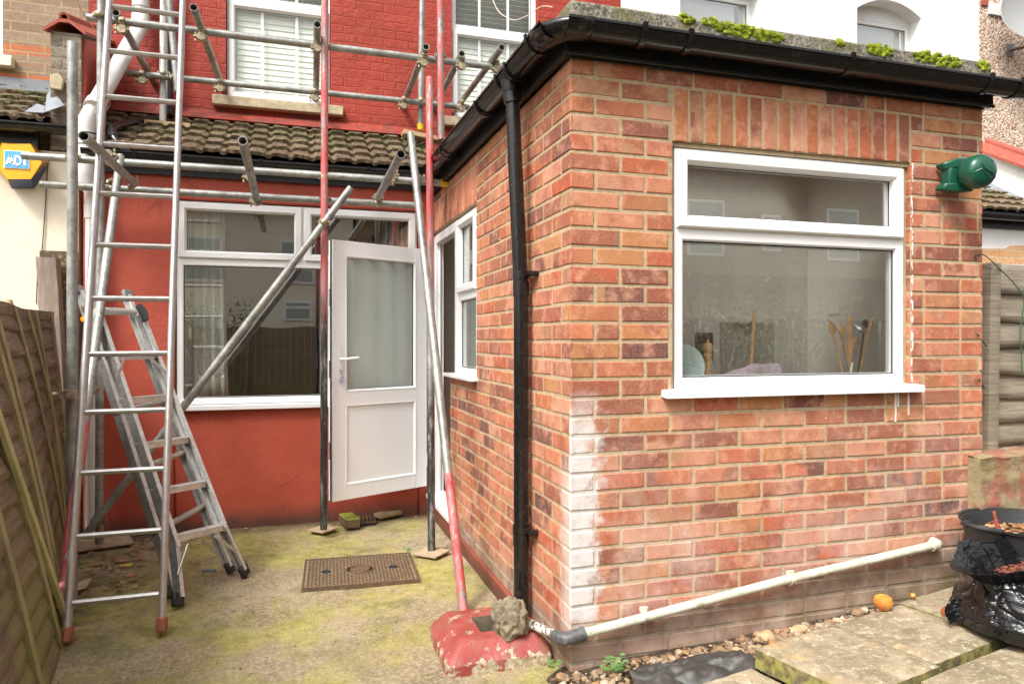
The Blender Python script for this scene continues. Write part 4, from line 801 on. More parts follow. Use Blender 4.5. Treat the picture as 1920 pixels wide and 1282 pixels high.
mb.prism([PY(1830, 466, YR-.006), PY(1885, 466, YR-.006), PY(1893, 461, YR-.006), PY(1975, 458, YR-.006), PY(1975, 494, YR-.006), PY(1830, 496, YR-.006)], (0, .02, 0)); mb.build('bare_brick_band', stockmat('pale orange brick', (.62,.30,.13), (.66,.40,.20), (.62,.50,.34)), WH, smooth=False)
Pw = Pl((0, YR-.02, 0), ux, uz, -uy); window(WH, Pw, [(6.7, 8.0, H+.2, H+.77, False)])
PH = thing('pebbledash_house', (9, YU, 0), 'pink brown pebbledash house wall carrying the satellite dish', 'house')
mb = MB(); mb.box((xr+.002, YU-.01, 0), (14, YU+.28, H+5)); mb.build('pebbledash_wall', M['dash'], PH, smooth=False)
mb = MB(); c0, c1 = PY(1853, 22, YU-.02), PY(1925, 5, YU-.02); mb.box((c0.x, YU-.035, c0.z-.03), (c1.x+.5, YU-.011, c0.z+.10)); mb.build('white_band', M['upvcold'], PH, smooth=False)
mb = MB(); mb.box((c0.x-.10, YU-.03, c0.z+.06), (c0.x-.01, YU-.0105, c0.z+.5)); mb.build('red_quoin', M['redtile'], PH, smooth=False)
PC = thing('parapet_wall', (7.7, YR, 0), 'white parapet wall with red clay coping running down beside the pebbledash wall', 'wall')
mb = MB(); V = [(x, y, z) for x in (7.60, 7.80) for y, z in ((YR-.02, 0), (YR-.02, H+1.75), (YU-.012, H+2.24), (YU-.012, 0))]; mb.add(V, [(0,1,2,3), (7,6,5,4), (0,4,5,1), (1,5,6,2)]); mb.build('rendered_upstand', M['whitewall'], PC, smooth=False)
mb = MB(); a0 = Vector((7.70, YR-.06, H+1.74)); a1 = Vector((7.70, YU-.012, H+2.235)); wd = .17
pr = [(-wd, -.06), (-wd, -.03), (-.03, .06), (.03, .06), (wd, -.03), (wd, -.06), (.03, .035), (-.03, .035)]
mb.add([a0+Vector((x, 0, z)) for x, z in pr]+[a1+Vector((x, 0, z)) for x, z in pr], [tuple(range(8)), tuple(range(8, 16))]+[(i, (i+1) % 8, 8+(i+1) % 8, 8+i) for i in range(8)]); mb.tube([a0+Vector((0,0,.07)), a1+Vector((0,0,.07))], .036, 14); mb.build('coping_tile', M['redtile'], PC)
mb = MB(); mb.add([(x, y, z) for x, y, z in ((7.59, YR, H+1.36), (7.59, YU, H+1.86), (7.45, YU, H+1.80), (7.45, YR, H+1.31))]+[(7.59, YR, H+1.375), (7.59, YU, H+1.875), (7.45, YU, H+1.815), (7.45, YR, H+1.325)], [(0,1,2,3), (4,5,6,7), (0,1,5,4), (1,2,6,5), (2,3,7,6), (3,0,4,7)]); mb.build('lead_flashing', M['lead'], PC, smooth=False)
# satellite dish
DI = thing('satellite_dish', tuple(PY(1893, 95, YU)), 'grey satellite dish on a bracket fixed to the pebbledash wall', 'satellite dish')
dc = PY(1948, 18, YU-.42); ax = Vector((-.45, -.86, .22)).normalized()
mb = MB(); R = .385; mb.lathe(dc, [(R*k/10, .10*(k/10)**2-.1) for k in range(0, 11)]+[(R*1.005, 0), (R*1.01, .006), (R*.99, .008)]+[(R*k/10*.985, .006+.10*(k/10)**2-.1) for k in range(10, -1, -1)], 48, ax, closed=False); mb.build('reflector', M['grey'], DI)
mb = MB(); pt = PY(1893, 95, YU-.012); mb.box((pt.x-.055, YU-.018, pt.z-.075), (pt.x+.055, YU-.0105, pt.z+.075)); mb.build('wall_plate', M['lead'], DI, bevel=.002)
mb = MB(); mb.tube([pt, pt+Vector((.03, -.16, -.02)), dc-ax*.12], .02, 12); mb.build('mounting_arm', M['iron'], DI)
# ================================================================== scaffold
SC = thing('scaffold', tuple(PZ(600, 990, 0)), 'grey and red steel tube scaffold standing on the yard in front of the red house', 'scaffold')
TR = .0242
def tube(name, p, q, mat='galv', label=None, hollow=.83, r=TR):
    mb = MB(); mb.tube([p, q], r, 20, hollow=hollow); return mb.build(name, M[mat], SC, label=label)
def clamp(c, d1, d2, s=1.0, seed=0):
    """right-angle coupler: two collars, flaps and T bolts"""
    r = random.Random(seed); c = Vector(c); d1 = Vector(d1).normalized(); d2 = Vector(d2).normalized(); n = d1.cross(d2).normalized()
    if n.length < .5: n = d1.orthogonal().normalized()
    if n.y > 0: n = -n
    mb = MB(); c1 = c+n*.0; c2 = c-n*.0
    for cc, d in ((c+n*.024, d1), (c-n*.024, d2)):
        mb.tube([cc-d*.015, cc-d*.011, cc+d*.011, cc+d*.015], [.0265,.0290,.0290,.0265], 16)
        o = d.cross(n).normalized(); e = cc+o*.036
        mb.obox(e, o*.012, n*.007, d*.012); mb.tube([e-n*.026, e+n*.034], .0045, 8); mb.tube([e+n*.022, e+n*.034], .009, 6); mb.tube([e-n*.022, e-n*.016], .008, 6)
        mb.obox(cc-o*.033, o*.007, n*.006, d*.010); mb.tube([cc-o*.034-d*.015, cc-o*.034+d*.015], .005, 8)
    return mb.build('clamp', M['brass'], SC, ang=40)
# uprights
yS5 = 5.05; s2b = PY(186, 1019, 5.12); s2t = PY(190, -60, 5.10); tube('upright_tube', s2b, s2t, 'galv', 'plain grey upright tube by the soil pipe')
s1t = PD(136, 80, 3.55); tube('upright_tube', Vector((PD(135, 640, 3.55).x, s1t.y, .0)), s1t, 'galv', 'short grey upright tube beside the leaning fence')
s5b = PY(607, 992, yS5); s5t = PY(609, -60, yS5-.03); tube('upright_tube', s5b, s5t, 'tubeS5', 'upright tube, red above and black below, before the wide window')
s7b = PZ(809, 1036, .03); s7t = PD(805, 146, 4.88); s7b = PD(809, 1036, 4.50); tube('upright_tube', s7b, s7t, 'tubeS7', 'upright tube, red above and dark below, before the open door')
s8b = PY(827, 262, 4.98); s8t = PY(825, -60, 4.98); tube('upright_tube', s8b, s8t, 'tubered', 'pinkish red upright tube behind the black gutter')
s3b = PY(305, 228, 6.0); s3t = PY(307, -60, 6.0); tube('upright_tube', s3b, s3t, 'tubewhite', 'whitened upright tube standing on a timber block on the tiles')
s6b = PY(788, 243, 6.0); s6t = PY(792, -60, 6.0); tube('upright_tube', s6b, s6t, 'galv', 'grey upright tube in a yellow cap on the roof plank')
# ledgers
L3a, L3b = PY(42, 292, 5.22), PY(838, 344, 4.96); tube('horizontal_tube', L3a, L3b, 'galv')
L4a, L4b = PY(76, 346, 5.34), PY(792, 386, 5.34); tube('horizontal_tube', L4a, L4b, 'galv')
yL1 = 5.10; L1a, L1b = PY(163, 33, yL1), PY(975, 132, yL1); tube('horizontal_tube', L1a, L1b, 'galv')
yL2 = 5.95; L2a, L2b = PY(237, 137, yL2), PY(880, 202, yL2); tube('horizontal_tube', L2a, L2b, 'galv')
# transoms
T_ = []
def trans(u0, v0, u1, v1, z, mat='galv'):
    p, q = PZ(u0, v0, H+z), PZ(u1, v1, H+z); T_.append((p, q)); return tube('cross_tube', p, q, mat)
trans(363, 14, 424, 183, 2.06); trans(595, 46, 592, 200, 2.06); trans(799, 88, 751, 209, 2.06, 'galv'); trans(866, 101, 812, 208, 2.06); trans(941, 89, 842, 222, 2.06); trans(217, 24, 297, 170, 2.06)
def trans2(u0, v0, d0, u1, v1, d1, mat='galv'): p, q = PD(u0, v0, d0), PD(u1, v1, d1); T_.append((p, q)); return tube('cross_tube', p, q, mat)
trans2(455, 264, 3.72, 483, 380, 5.05); trans2(752, 289, 3.86, 705, 378, 5.35); trans2(157, 255, 3.45, 252, 345, 4.75)
# braces
b10a, b10b = PY(658, 352, 4.96), PY(160, 1003, 4.98); tube('brace_tube', b10a, b10b, 'galv', 'grey diagonal tube crossing the wide window')
b9b = PZ(869, 1144, 0); b9t = PD(770, 252, 4.68); tube('brace_tube', b9b, b9t, 'tubeS9', 'leaning tube with a red lower end before the open door')
b11b = PD(112, 1142, 3.22); b11t = PD(226, 293, 4.62); tube('brace_tube', b11b, b11t, 'tubeS11', 'leaning whitened tube with a red lower end by the fence')
b4b = PY(333, 172, 5.86); b4t = PY(312, -60, 5.9); tube('brace_tube', b4b, b4t, 'galv')
# clamps
k = 0
def CL(u, v, dep_or_y, d1, d2):
    global k; k += 1; clamp(PY(u, v, dep_or_y), d1, d2, seed=k)
ud = uz; lx = (L3b-L3a).normalized()
CL(137, 295, 5.16, uz, ux); CL(190, 352, 5.26, uz, ux); CL(608, 375, 5.18, uz, ux); CL(608, 334, 5.06, uz, ux); CL(608, 90, yS5+.04, uz, ux); CL(188, 31, 5.1, uz, ux); CL(823, 108, 5.04, uz, ux)
CL(805, 341, 4.92, uz, ux); CL(783, 338, 4.93, b9t-b9b, ux); CL(607, 418, 4.98, uz, b10a-b10b); CL(184, 975, 5.04, uz, b10a-b10b); CL(214, 346, 5.2, b11t-b11b, ux)
CL(307, 140, yL2+.02, uz, ux); CL(330, 146, yL2-.02, b4t-b4b, ux); CL(788, 190, yL2+.02, uz, ux)
for (u, v, y, T) in ((378, 62, yL1-.02, 0), (413, 160, yL2-.01, 0), (596, 84, yL1-.04, 1), (591, 178, yL2, 1), (795, 112, yL1-.01, 2), (757, 193, yL2, 2), (866, 118, yL1, 3), (931, 124, yL1, 4), (866, 198, yL2, 4), (229, 48, yL1-.02, 5), (267, 145, yL2, 5), (468, 326, 5.12, 6), (481, 372, 5.30, 6), (735, 334, 4.97, 7), (707, 376, 5.30, 7), (203, 296, 5.14, 8), (246, 346, 5.28, 8)):
    CL(u, v, y-.03, T_[T][1]-T_[T][0], ux)
M['capmat'] = M['yellow']
def cap(p, d, nm='end_cap'):
    d = Vector(d).normalized(); p = Vector(p); mb = MB(); mb.tube([p-d*.045, p+d*.002, p+d*.006], [.0275, .0275, .022], 18); mb.build(nm, M['yellow'], SC)
cap(L3b, lx); cap(s6b, -uz)
# loose swivel clamps on the far tubes by the fence
for (u, v, dep) in ((132, 739, 3.5), (176, 733, 4.2)):
    c = PD(u, v, dep); mb = MB(); mb.tube([c-ux*.075, c+ux*.03], .007, 8); mb.tube([c-ux*.075, c-ux*.058], .014, 6); mb.tube([c-uz*.02, c+uz*.02], .031, 16); mb.obox(c-ux*.035, ux*.012, uy*.014, uz*.017); mb.build('clamp', M['brass'], SC)
# sole plates
def plate(u, v, hx, hy, rot, mat='ply', z=0.0, th=.012, name='base_plate'):
    c = PZ(u, v, z); mb = MB(); a = Vector((math.cos(rot), math.sin(rot), 0)); b = Vector((-a.y, a.x, 0)); mb.obox(c+uz*th/2, a*hx, b*hy, uz*th/2); mb.build(name, M[mat], SC, bevel=.002)
plate(606, 993, .075, .075, .75); plate(809, 1037, .085, .085, .8); plate(195, 1019, .16, .12, .3, 'ply')
mb = MB(); c = PY(316, 237, 6.0); mb.obox(c, ux*.16, uy*.055, uz*.022); mb.build('roof_block', M['pale'], SC, bevel=.003)
mb = MB(); p, q = PY(757, 250, 5.95), PY(802, 266, 5.95); mb.bar(p-ux*.01, q+ux*.25, .12, .035); mb.build('roof_plank', M['pale'], SC, bevel=.003)

# ================================================================== long ladder
LA = thing('ladder', tuple(PZ(210, 1205, 0)), 'tall silver single ladder with terracotta feet rising past the scaffold', 'ladder')
bl, br = PY(136, 1130, 3.45*H/1.26), PY(299, 1113, 3.45*H/1.26); tl, trr = PY(210, 13, 4.50), PY(337, 28.5, 4.50)
def ext(a, b, z): t = (z-a.z)/(b.z-a.z); return a+(b-a)*t
for (a, b, off) in ((bl, tl, -1), (br, trr, 1)):
    foot = ext(a, b, .045); top = ext(a, b, H+2.6); d = (b-a).normalized(); mb = MB(); s = ux*.0135*off
    # oval stile
    V = []; F = []; n = 16; ax_ = ux; ay = d.cross(ax_).normalized()
    for p in (foot+s, top+s):
        for i in range(n): t = 2*PI*i/n; V.append(p+ax_*math.cos(t)*.0165+ay*math.copysign(abs(math.sin(t))**.7, math.sin(t))*.031)
    F = [(i, (i+1) % n, n+(i+1) % n, n+i) for i in range(n)]+[tuple(range(n)), tuple(range(n, 2*n))]; mb.add(V, F); mb.build('stile', M['alu'], LA)
    mb = MB(); V = []
    for p, k_ in ((foot+s-d*.045, 1.35), (foot+s-d*.04, 1.5), (foot+s+d*.012, 1.5), (foot+s+d*.018, 1.3)):
        for i in range(n): t = 2*PI*i/n; rr = k_*(1+.05*math.cos(8*t)); V.append(p+ax_*math.cos(t)*.0165*rr+ay*math.copysign(abs(math.sin(t))**.7, math.sin(t))*.029*rr)
    mb.add(V, [(j*n+i, j*n+(i+1) % n, (j+1)*n+(i+1) % n, (j+1)*n+i) for j in range(3) for i in range(n)]+[tuple(range(n)), tuple(range(3*n, 4*n))]); mb.build('foot', M['orangeplug'], LA)
for i in range(0, 14):
    t = i/11; a, b = bl.lerp(tl, t), br.lerp(trr, t)
    if i > 11: a, b = bl+(tl-bl)*t, br+(trr-br)*t
    mb = MB(); V = []; n = 12; d = (b-a).normalized(); e1 = (tl-bl).normalized(); e2 = d.cross(e1).normalized()
    for p in (a, b):
        for q_ in range(n):
            th = 2*PI*q_/n; rr = .0155*(1+.06*(q_ % 2)); V.append(p+e1*math.cos(th)*rr*.85+e2*math.sin(th)*rr)
    mb.add(V, [(j, (j+1) % n, n+(j+1) % n, n+j) for j in range(n)]); mb.build('rung', M['alu'], LA, ang=20)

# ================================================================== paint-splashed combination step ladder, folded and leaning
ST = thing('step_ladder', tuple(PZ(390, 1100, 0)), 'paint-splashed folded step ladder with black feet leaning behind the tall ladder', 'step ladder')
kz = H/1.26
M['aluweb'] = plain('dull grey channel web', (.27,.265,.255), .4, .5, .3, 40, .2, 60)
def g0(u, v): return PZ(u, v, .03)
J1 = PD(326, 1029, 3.5*kz); T1p = PD(178, 584, 3.82*kz); J2 = PD(421, 991, 3.77*kz); T2p = PD(264, 588, 4.15*kz)
F1 = g0(333, 1122); F2 = g0(457, 1068)
e_ = ((J2-J1)+(T2p-T1p)).normalized(); dn = (T1p-J1).normalized(); nn = e_.cross(dn).normalized()
if nn.dot(Vector((0, -1, 0))) < 0: nn = -nn
def rail(p, q, w, h, mat='alusp', name='stile', parent=ST, chan=1):
    """channel section: web facing sideways with a flange on each edge"""
    mb = MB(); d = (q-p).normalized(); o = nn; s = d.cross(o).normalized(); L = (q-p).length; c = (p+q)/2
    mb.mi = 1; mb.obox(c, s*.0012, o*w/2, d*L/2); mb.mi = 0
    for k_ in (-1, 1): mb.obox(c+o*(w/2*k_)+s*chan*h/2, s*h/2, o*.0012, d*L/2)
    mb.obox(c+s*chan*.004, s*.003, o*.004, d*L/2)
    return mb.build(name, [M[mat], M['aluweb']], parent, smooth=False)
for (p, q, f, c) in ((J1, T1p, F1, 1), (J2, T2p, F2, -1)):
    rail(p, q, .056, .024, chan=c); rail(f, p+(q-p)*.02, .052, .022, chan=c)
    mb = MB(); d = (p-f).normalized(); mb.bar(f-d*.038, f+d*.03, .062, .034, nn); mb.build('foot', M['plug'], ST, bevel=.006)
# rear section, slimmer rails with rung holes
J3 = PD(303, 1040, 3.6*kz); T3 = PD(147, 548, 3.98*kz); F3 = g0(318, 1108); J4 = PD(398, 985, 3.88*kz); T4 = PD(241, 556, 4.28*kz); F4 = g0(431, 1062)
for (p, q, f, c, s_) in ((J3, T3, F3, 1, .0), (J4, T4, F4, -1, .0)):
    mb = rail(p, q, .054, .024, 'alusp', chan=c); rail(f, p+(q-p)*.02, .050, .020, 'alusp', chan=c)
    mb = MB(); d = (p-f).normalized(); mb.bar(f-d*.036, f+d*.03, .058, .034, nn); mb.build('foot', M['plug'], ST, bevel=.006)
    mb = MB(); d = (q-p).normalized(); mb.bar(q-d*.01, q+d*.045, .066, .03, nn); mb.build('end_cap', plain('grey end cap', (.16,.165,.17), .5, 0, .3, 50), ST, bevel=.008, seg=2)
for t in (.08, .30, .52, .735, .93):
    a, b = J3.lerp(T3, t), J4.lerp(T4, t); mb = MB(); mb.tube([a, b], .0165, 14); mb.build('rung', M['aluold'], ST)
    o = (a-b).normalized(); mb = MB(); mb.tube([a+o*.004, a+o*.008], .017, 14); mb.tube([a+o*.0081, a+o*.0085], .012, 14); mb.build('rung_end', M['iron'], ST)
# treads
for (ul, vl, ur, vr) in ((326, 1012, 420, 988), (296, 924, 391, 906), (263, 837, 360, 824), (236, 752, 331, 744), (205, 671, 303, 667)):
    # find depths along the stiles that see these pixels
    def on(a, b, v):
        lo, hi = 0, 1.
        for _ in range(40):
            m = (lo+hi)/2; p = a.lerp(b, m); dp = p.x*SA+p.y*CA; vv = CV-FPX*(p.z-H)/dp
            if vv > v: lo = m
            else: hi = m
        return a.lerp(b, lo)
    a, b = on(J1, T1p, vl), on(J2, T2p, vr); d = (b-a).normalized(); o = Vector((nn.x, nn.y, 0)).normalized(); mb = MB(); c = (a+b)/2+o*.012; Lh = (b-a).length/2
    back = -o*.052
    mb.obox(c+uz*.014+back*.5, d*Lh, o*.030, uz*.0015); mb.obox(c+o*.004, d*Lh, o*.0015, uz*.015); mb.obox(c+back+o*.0, d*Lh, o*.0015, uz*.012); mb.obox(c+uz*.017+o*.006, d*Lh, o*.004, uz*.002)
    for k_ in range(4): mb.obox(c+uz*.017-o*(.012+.011*k_), d*Lh, o*.0022, uz*.0014)
    mb.build('tread', M['alusp'], ST, smooth=False)
    for p in (a, b):
        q = c+d*(Lh-.02)*(1 if p is b else -1)+o*.006; mb = MB(); mb.tube([q-uz*.004, q-uz*.004+o*.003], .004, 8); mb.build('rivet', M['iron'], ST)
# braces under lowest and topmost treads
def strut(u0, v0, dp0, u1, v1, dp1, mat='alu'): mb = MB(); mb.bar(PD(u0, v0, dp0*kz), PD(u1, v1, dp1*kz), .004, .016, (0,0,1)); mb.build('strut', M[mat], ST)
strut(353, 1020, 3.53, 334, 1077, 3.42); strut(402, 1003, 3.68, 444, 1034, 3.78); strut(234, 672, 3.74, 219, 708, 3.70); strut(283, 672, 3.96, 312, 700, 4.0); strut(378, 1012, 3.72, 408, 1036, 3.84, 'aluold')
mb = MB(); mb.tube([PD(184, 585, 3.84*kz), PD(252, 586, 4.14*kz)], .018, 14); mb.build('rung', M['alusp'], ST)
mb = MB(); mb.prism([PD(252, 575, 4.08*kz), PD(259, 572, 4.08*kz), PD(270, 585, 4.08*kz), PD(275, 603, 4.08*kz), PD(267, 606, 4.08*kz), PD(262, 592, 4.08*kz)], nn*.03); mb.build('hinge', M['plug'], ST, bevel=.003)
mb = MB(); mb.prism([PD(172, 582, 3.78*kz), PD(180, 580, 3.78*kz), PD(186, 600, 3.78*kz), PD(178, 606, 3.78*kz)], nn*.02); mb.build('hinge', M['alusp'], ST)
mb = MB(); mb.prism([PD(150, 596, 3.90*kz), PD(158, 592, 3.90*kz), PD(162, 600, 3.90*kz), PD(153, 604, 3.90*kz)], nn*.012); mb.build('orange_catch', plain('orange plastic', (.85,.30,.01), .4), ST)
mb = MB(); a = PD(246, 669, 3.84*kz); b = PD(264, 668.5, 3.90*kz); mb.bar(a+nn*.022, b+nn*.022, .002, .012, (0,0,1)); mb.build('red_sticker', plain('faded red sticker', (.70,.22,.15), .5, 0, .4, 90), ST)

# ================================================================== left fence: two bowed overlap panels
def fbot(y): # foot line of the fence
    pts = [(1.4, -.66), (3.02*kz, -.925), (3.63*kz, -1.035), (5.32, -1.41)]
    for (a, xa_), (b, xb_) in zip(pts, pts[1:]):
        if y <= b: return xa_+(xb_-xa_)*(y-a)/(b-a)
    return pts[-1][1]
def ftop(y):
    pts = [(1.4, -1.02), (3.48, -1.165), (4.2, -1.33), (5.3, -1.49)]
    for (a, xa_), (b, xb_) in zip(pts, pts[1:]):
        if y <= b: return xa_+(xb_-xa_)*(y-a)/(b-a)
    return pts[-1][1]
def FP(y, h, off=0):
    """point on the fence; y along it, h 0..1 up it, off towards the yard"""
    sh = .55*max(0, min(1, (5.25-y)/1.1)); yt = y-sh
    zt = H+.155+.02*max(0, yt-4.2)-.03*max(0, 3.4-yt); xb_, xt = fbot(y), ftop(yt); bow = .02*math.sin(PI*h)
    return Vector((xb_+(xt-xb_)*h+bow+off, y-sh*h, .0+(zt-.0)*h-.03*(1-h)))
def onfence(u, v, off=0):
    d = ray(u, v); best = None
    y_, h_ = 3.5, .5
    for _ in range(60):
        p = FP(y_, h_, off); e = Vector((p.x, p.y, p.z-H)); dep = e.x*SA+e.y*CA; uu = CU+FPX*(e.x*CA-e.y*SA)/dep; vv = CV-FPX*e.z/dep
        q = 1e-3; a = []
        for dy, dh in ((q, 0), (0, q)):
            p2 = FP(y_+dy, h_+dh, off); e2 = Vector((p2.x, p2.y, p2.z-H)); d2 = e2.x*SA+e2.y*CA; a.append(((CU+FPX*(e2.x*CA-e2.y*SA)/d2-uu)/q, (CV-FPX*e2.z/d2-vv)/q))
        det = a[0][0]*a[1][1]-a[1][0]*a[0][1]
        if abs(det) < 1e-6: break
        ru, rv = u-uu, v-vv; y_ += max(-.4, min(.4, .6*(ru*a[1][1]-a[1][0]*rv)/det)); h_ += max(-.3, min(.3, .6*(a[0][0]*rv-ru*a[0][1])/det))
        y_ = max(1.5, min(5.6, y_))
    return y_, h_
def pxbat(u0, v0, u1, v1):
    (ya, ha), (yb, hb) = onfence(u0, v0), onfence(u1, v1); s = (yb-ya)/(hb-ha) if abs(hb-ha) > .01 else 0; s = max(-.5, min(.5, s)); return (yb+(0-hb)*s, yb+(1-hb)*s)
for q in ((61,589,100,860), (27,578,112,940), (8,670,108,1000), (0,870,103,1237), (0,1060,55,1282)): print('batten', q, pxbat(*q))
def panel(y0, y1, name, label, battens, seed):
    P_ = thing(name, (fbot((y0+y1)/2), (y0+y1)/2, 0), label, 'fence', 'overlap fence panels along the left boundary'); r = random.Random(seed); ns = 14
    for i in range(ns-1, -1, -1):
        h0 = i/ns; h1 = min(1, (i+1.35)/ns); sd_ = r.random()*50
        def f(s, t, h0=h0, h1=h1, sd_=sd_):
            y = y0+(y1-y0)*s; hh = h0+(h1-h0)*t+(1-t)*.020*noise.noise(Vector((y*1.3, sd_, 0)))+(1-t)*.006*noise.noise(Vector((y*9, sd_, 0)))
            return FP(y, max(0, min(1, hh)), .022*(1-t)+.014*noise.noise(Vector((y*1.5, sd_, 3)))*(1-t)+.002)
        mb = MB(); mb.grid(60, 4, f); o = mb.build('slat', M['fence'], P_, ang=60); m = o.modifiers.new('t', 'SOLIDIFY'); m.thickness = .007; m.offset = -1
    for yb, yt, w, mt in battens:
        mb = MB(); V = []; F = []; n = 10
        for k_ in range(n+1):
            h = k_/n; y = yb+(yt-yb)*h; c = FP(y, h, .020); t = Vector((0, 1, 0)); o = Vector((1, 0, 0)); wob = .003*noise.noise(Vector((k_*.8, yb*7, 0)))
            for a_, b_ in ((-w/2, -.004), (w/2, -.004), (w/2, .020), (-w/2, .020)): V.append(c+t*(a_+wob)+o*b_)
        for k_ in range(n):
            for q_ in range(4): F.append((k_*4+q_, k_*4+(q_+1) % 4, (k_+1)*4+(q_+1) % 4, (k_+1)*4+q_))
        F += [(0,1,2,3), (n*4, n*4+1, n*4+2, n*4+3)]; mb.add(V, F); mb.build('batten', M[mt], P_)
    mb = MB(); V = []; F = []; n = 8
    for k_ in range(n+1):
        y = y0+(y1-y0)*k_/n; c = FP(y, 1, 0)
        for a_, b_ in ((-.012, -.045), (.032, -.045), (.032, .006), (-.012, .006)): V.append(c+Vector((a_, 0, b_)))
    for k_ in range(n):
        for q_ in range(4): F.append((k_*4+q_, k_*4+(q_+1) % 4, (k_+1)*4+(q_+1) % 4, (k_+1)*4+q_))
    F += [(0,1,2,3), (n*4, n*4+1, n*4+2, n*4+3)]; mb.add(V, F); mb.build('top_rail', M['fence'], P_)
    return P_
panel(3.60*kz, 5.28, 'overlap_fence', 'far fence panel of wavy brown boards between the grey post and the ladder foot', [(3.84, 3.84, .036, 'batten'), (*pxbat(8,670,108,1000), .034, 'batten'), (*pxbat(27,578,112,940), .034, 'batten'), (4.82, 4.80, .032, 'batten'), (5.22, 5.18, .03, 'batten')], 1)
panel(1.5, 3.59*kz, 'overlap_fence', 'nearest fence panel with green algae over its lower boards', [(3.75, 3.75, .036, 'batten'), (*pxbat(0,870,103,1237), .036, 'batten'), (*pxbat(0,1060,55,1282), .036, 'batten'), (2.2, 2.2, .036, 'batten')], 2)
# loose lath leaning on the fence
b0 = PZ(121, 1150, .12); t0 = PD(-40, 690, 2.75)
LL = thing('loose_lath', tuple(PZ(121, 1170, 0)), 'pale green loose lath leaning against the near fence', 'lath'); mb = MB(); ya, ha = onfence(118, 1150, .05); yb, hb = onfence(0, 800, .05); b0 = FP(ya, max(0, ha), .055); t0 = FP(yb, hb, .055); t0 = b0+(t0-b0)*1.5; mb.bar(b0, t0, .036, .020, (1, 0, .2)); mb.build('lath', M['battengreen'], LL, bevel=.002)
# old post behind the panel
OP = thing('fence_post', tuple(PD(118, 1000, 4.65)), 'rough grey brown timber post standing behind the far fence panel', 'post'); OP.location.z = 0
pt = PD(90, 484, 4.72); pb_ = PD(113, 870, 4.66); dd = (pb_-pt); pb2 = pt+dd*(pt.z/(pt.z-pb_.z)); mb = MB(); n = 16; V = []; F = []
for k_ in range(n+1):
    c = pt.lerp(pb2, k_/n)
    for a_, b_ in ((-.056, -.045), (.0, -.048), (.056, -.045), (.058, .05), (-.056, .05)):
        q = Vector((a_, b_, 0)); V.append(c+q+Vector((.005*noise.noise(Vector((k_*.9, a_*40, b_*30))), .004*noise.noise(Vector((k_*.7, a_*40, 7))), .006*noise.noise(Vector((a_*60, b_*60, k_))) if k_ in (0, n) else 0)))
for k_ in range(n):
    for q_ in range(5): F.append((k_*5+q_, k_*5+(q_+1) % 5, (k_+1)*5+(q_+1) % 5, (k_+1)*5+q_))
F += [tuple(range(5)), tuple(range(n*5, n*5+5))]; mb.add(V, F); mb.build('post', M['post'], OP, ang=25)
HS = thing('broom_handle', tuple(PD(17, 640, 4.2)), 'round wooden handle end poking above the fence top', 'handle'); mb = MB(); mb.tube([PD(17, 562, 4.3), PD(17, 565, 4.3)-uz*.02, PD(14, 640, 4.3)-uz*.9], [.016, .024, .022], 14); mb.build('handle', M['pale'], HS)

# ================================================================== yard furniture: manhole cover, gully, bricks
c4 = [PZ(u, v, .0) for u, v in ((565, 1105), (787, 1087), (769, 1036), (569, 1051))]
MC = thing('manhole_cover', tuple((c4[0]+c4[2])/2), 'rusty brown rectangular cast iron cover set in the mossy concrete', 'manhole cover')
A0, A1 = c4[0], c4[1]; ea = (A1-A0); La = ea.length; ea.normalize(); eb = Vector((-ea.y, ea.x, 0)); Lb = ((c4[3]-A0).dot(eb)+(c4[2]-A1).dot(eb))/2; print('manhole', La, Lb)
PM = lambda a, b, c: A0+ea*a+eb*b+uz*c
mb = MB(); mb.obox(PM(La/2, Lb/2, -.012), ea*(La/2-.012), eb*(Lb/2-.012), uz*.015); mb.build('cover_plate', plain('sand packed between the studs', (.23,.165,.095), .9, 0, .35, 30, .4, 80), MC, smooth=False); mb = MB()
na, nb = 30, 21
for i in range(na):
    for j in range(nb):
        a, b = .022+(La-.044)*(i+.5)/na, .022+(Lb-.044)*(j+.5)/nb
        ra = math.hypot(a-La/2, (b-Lb/2)); 
        if ra < .085 or math.hypot(a-La*.2, b-Lb/2) < .035 or math.hypot(a-La*.8, b-Lb/2) < .035: continue
        if (i+j) % 2: mb.obox(PM(a, b, .004), ea*.0088, eb*.0040, uz*.0035)
        else: mb.obox(PM(a, b, .004), ea*.0040, eb*.0088, uz*.0035)
mb.build('raised_studs', M['iron'], MC, smooth=False)
mb = MB(); mb.lathe(PM(La/2, Lb/2, .003), [(.085, 0), (.083, .005), (.076, .005), (.074, .0), (.058, .0), (.056, .005), (.050, .005), (.048, .001), (.0, .001)], 40, closed=False); mb.build('cast_disc', M['iron'], MC)
mb = MB(); mb.ring(lambda a, b, c: PM(a, b, c), 0, La, 0, Lb, [(0, -.02), (0, .007), (.009, .007), (.010, -.004)]); mb.build('rim', M['iron'], MC, smooth=False)
for fx in (.2, .8):
    mb = MB(); mb.lathe(PM(La*fx, Lb/2, .0032), [(.030, 0), (.028, .004), (.023, .004), (.021, .0005), (0, .0005)], 20, closed=False); mb.obox(PM(La*fx, Lb/2, .005), ea*.022, eb*.005, uz*.003); mb.build('lifting_eye', M['plug'], MC)
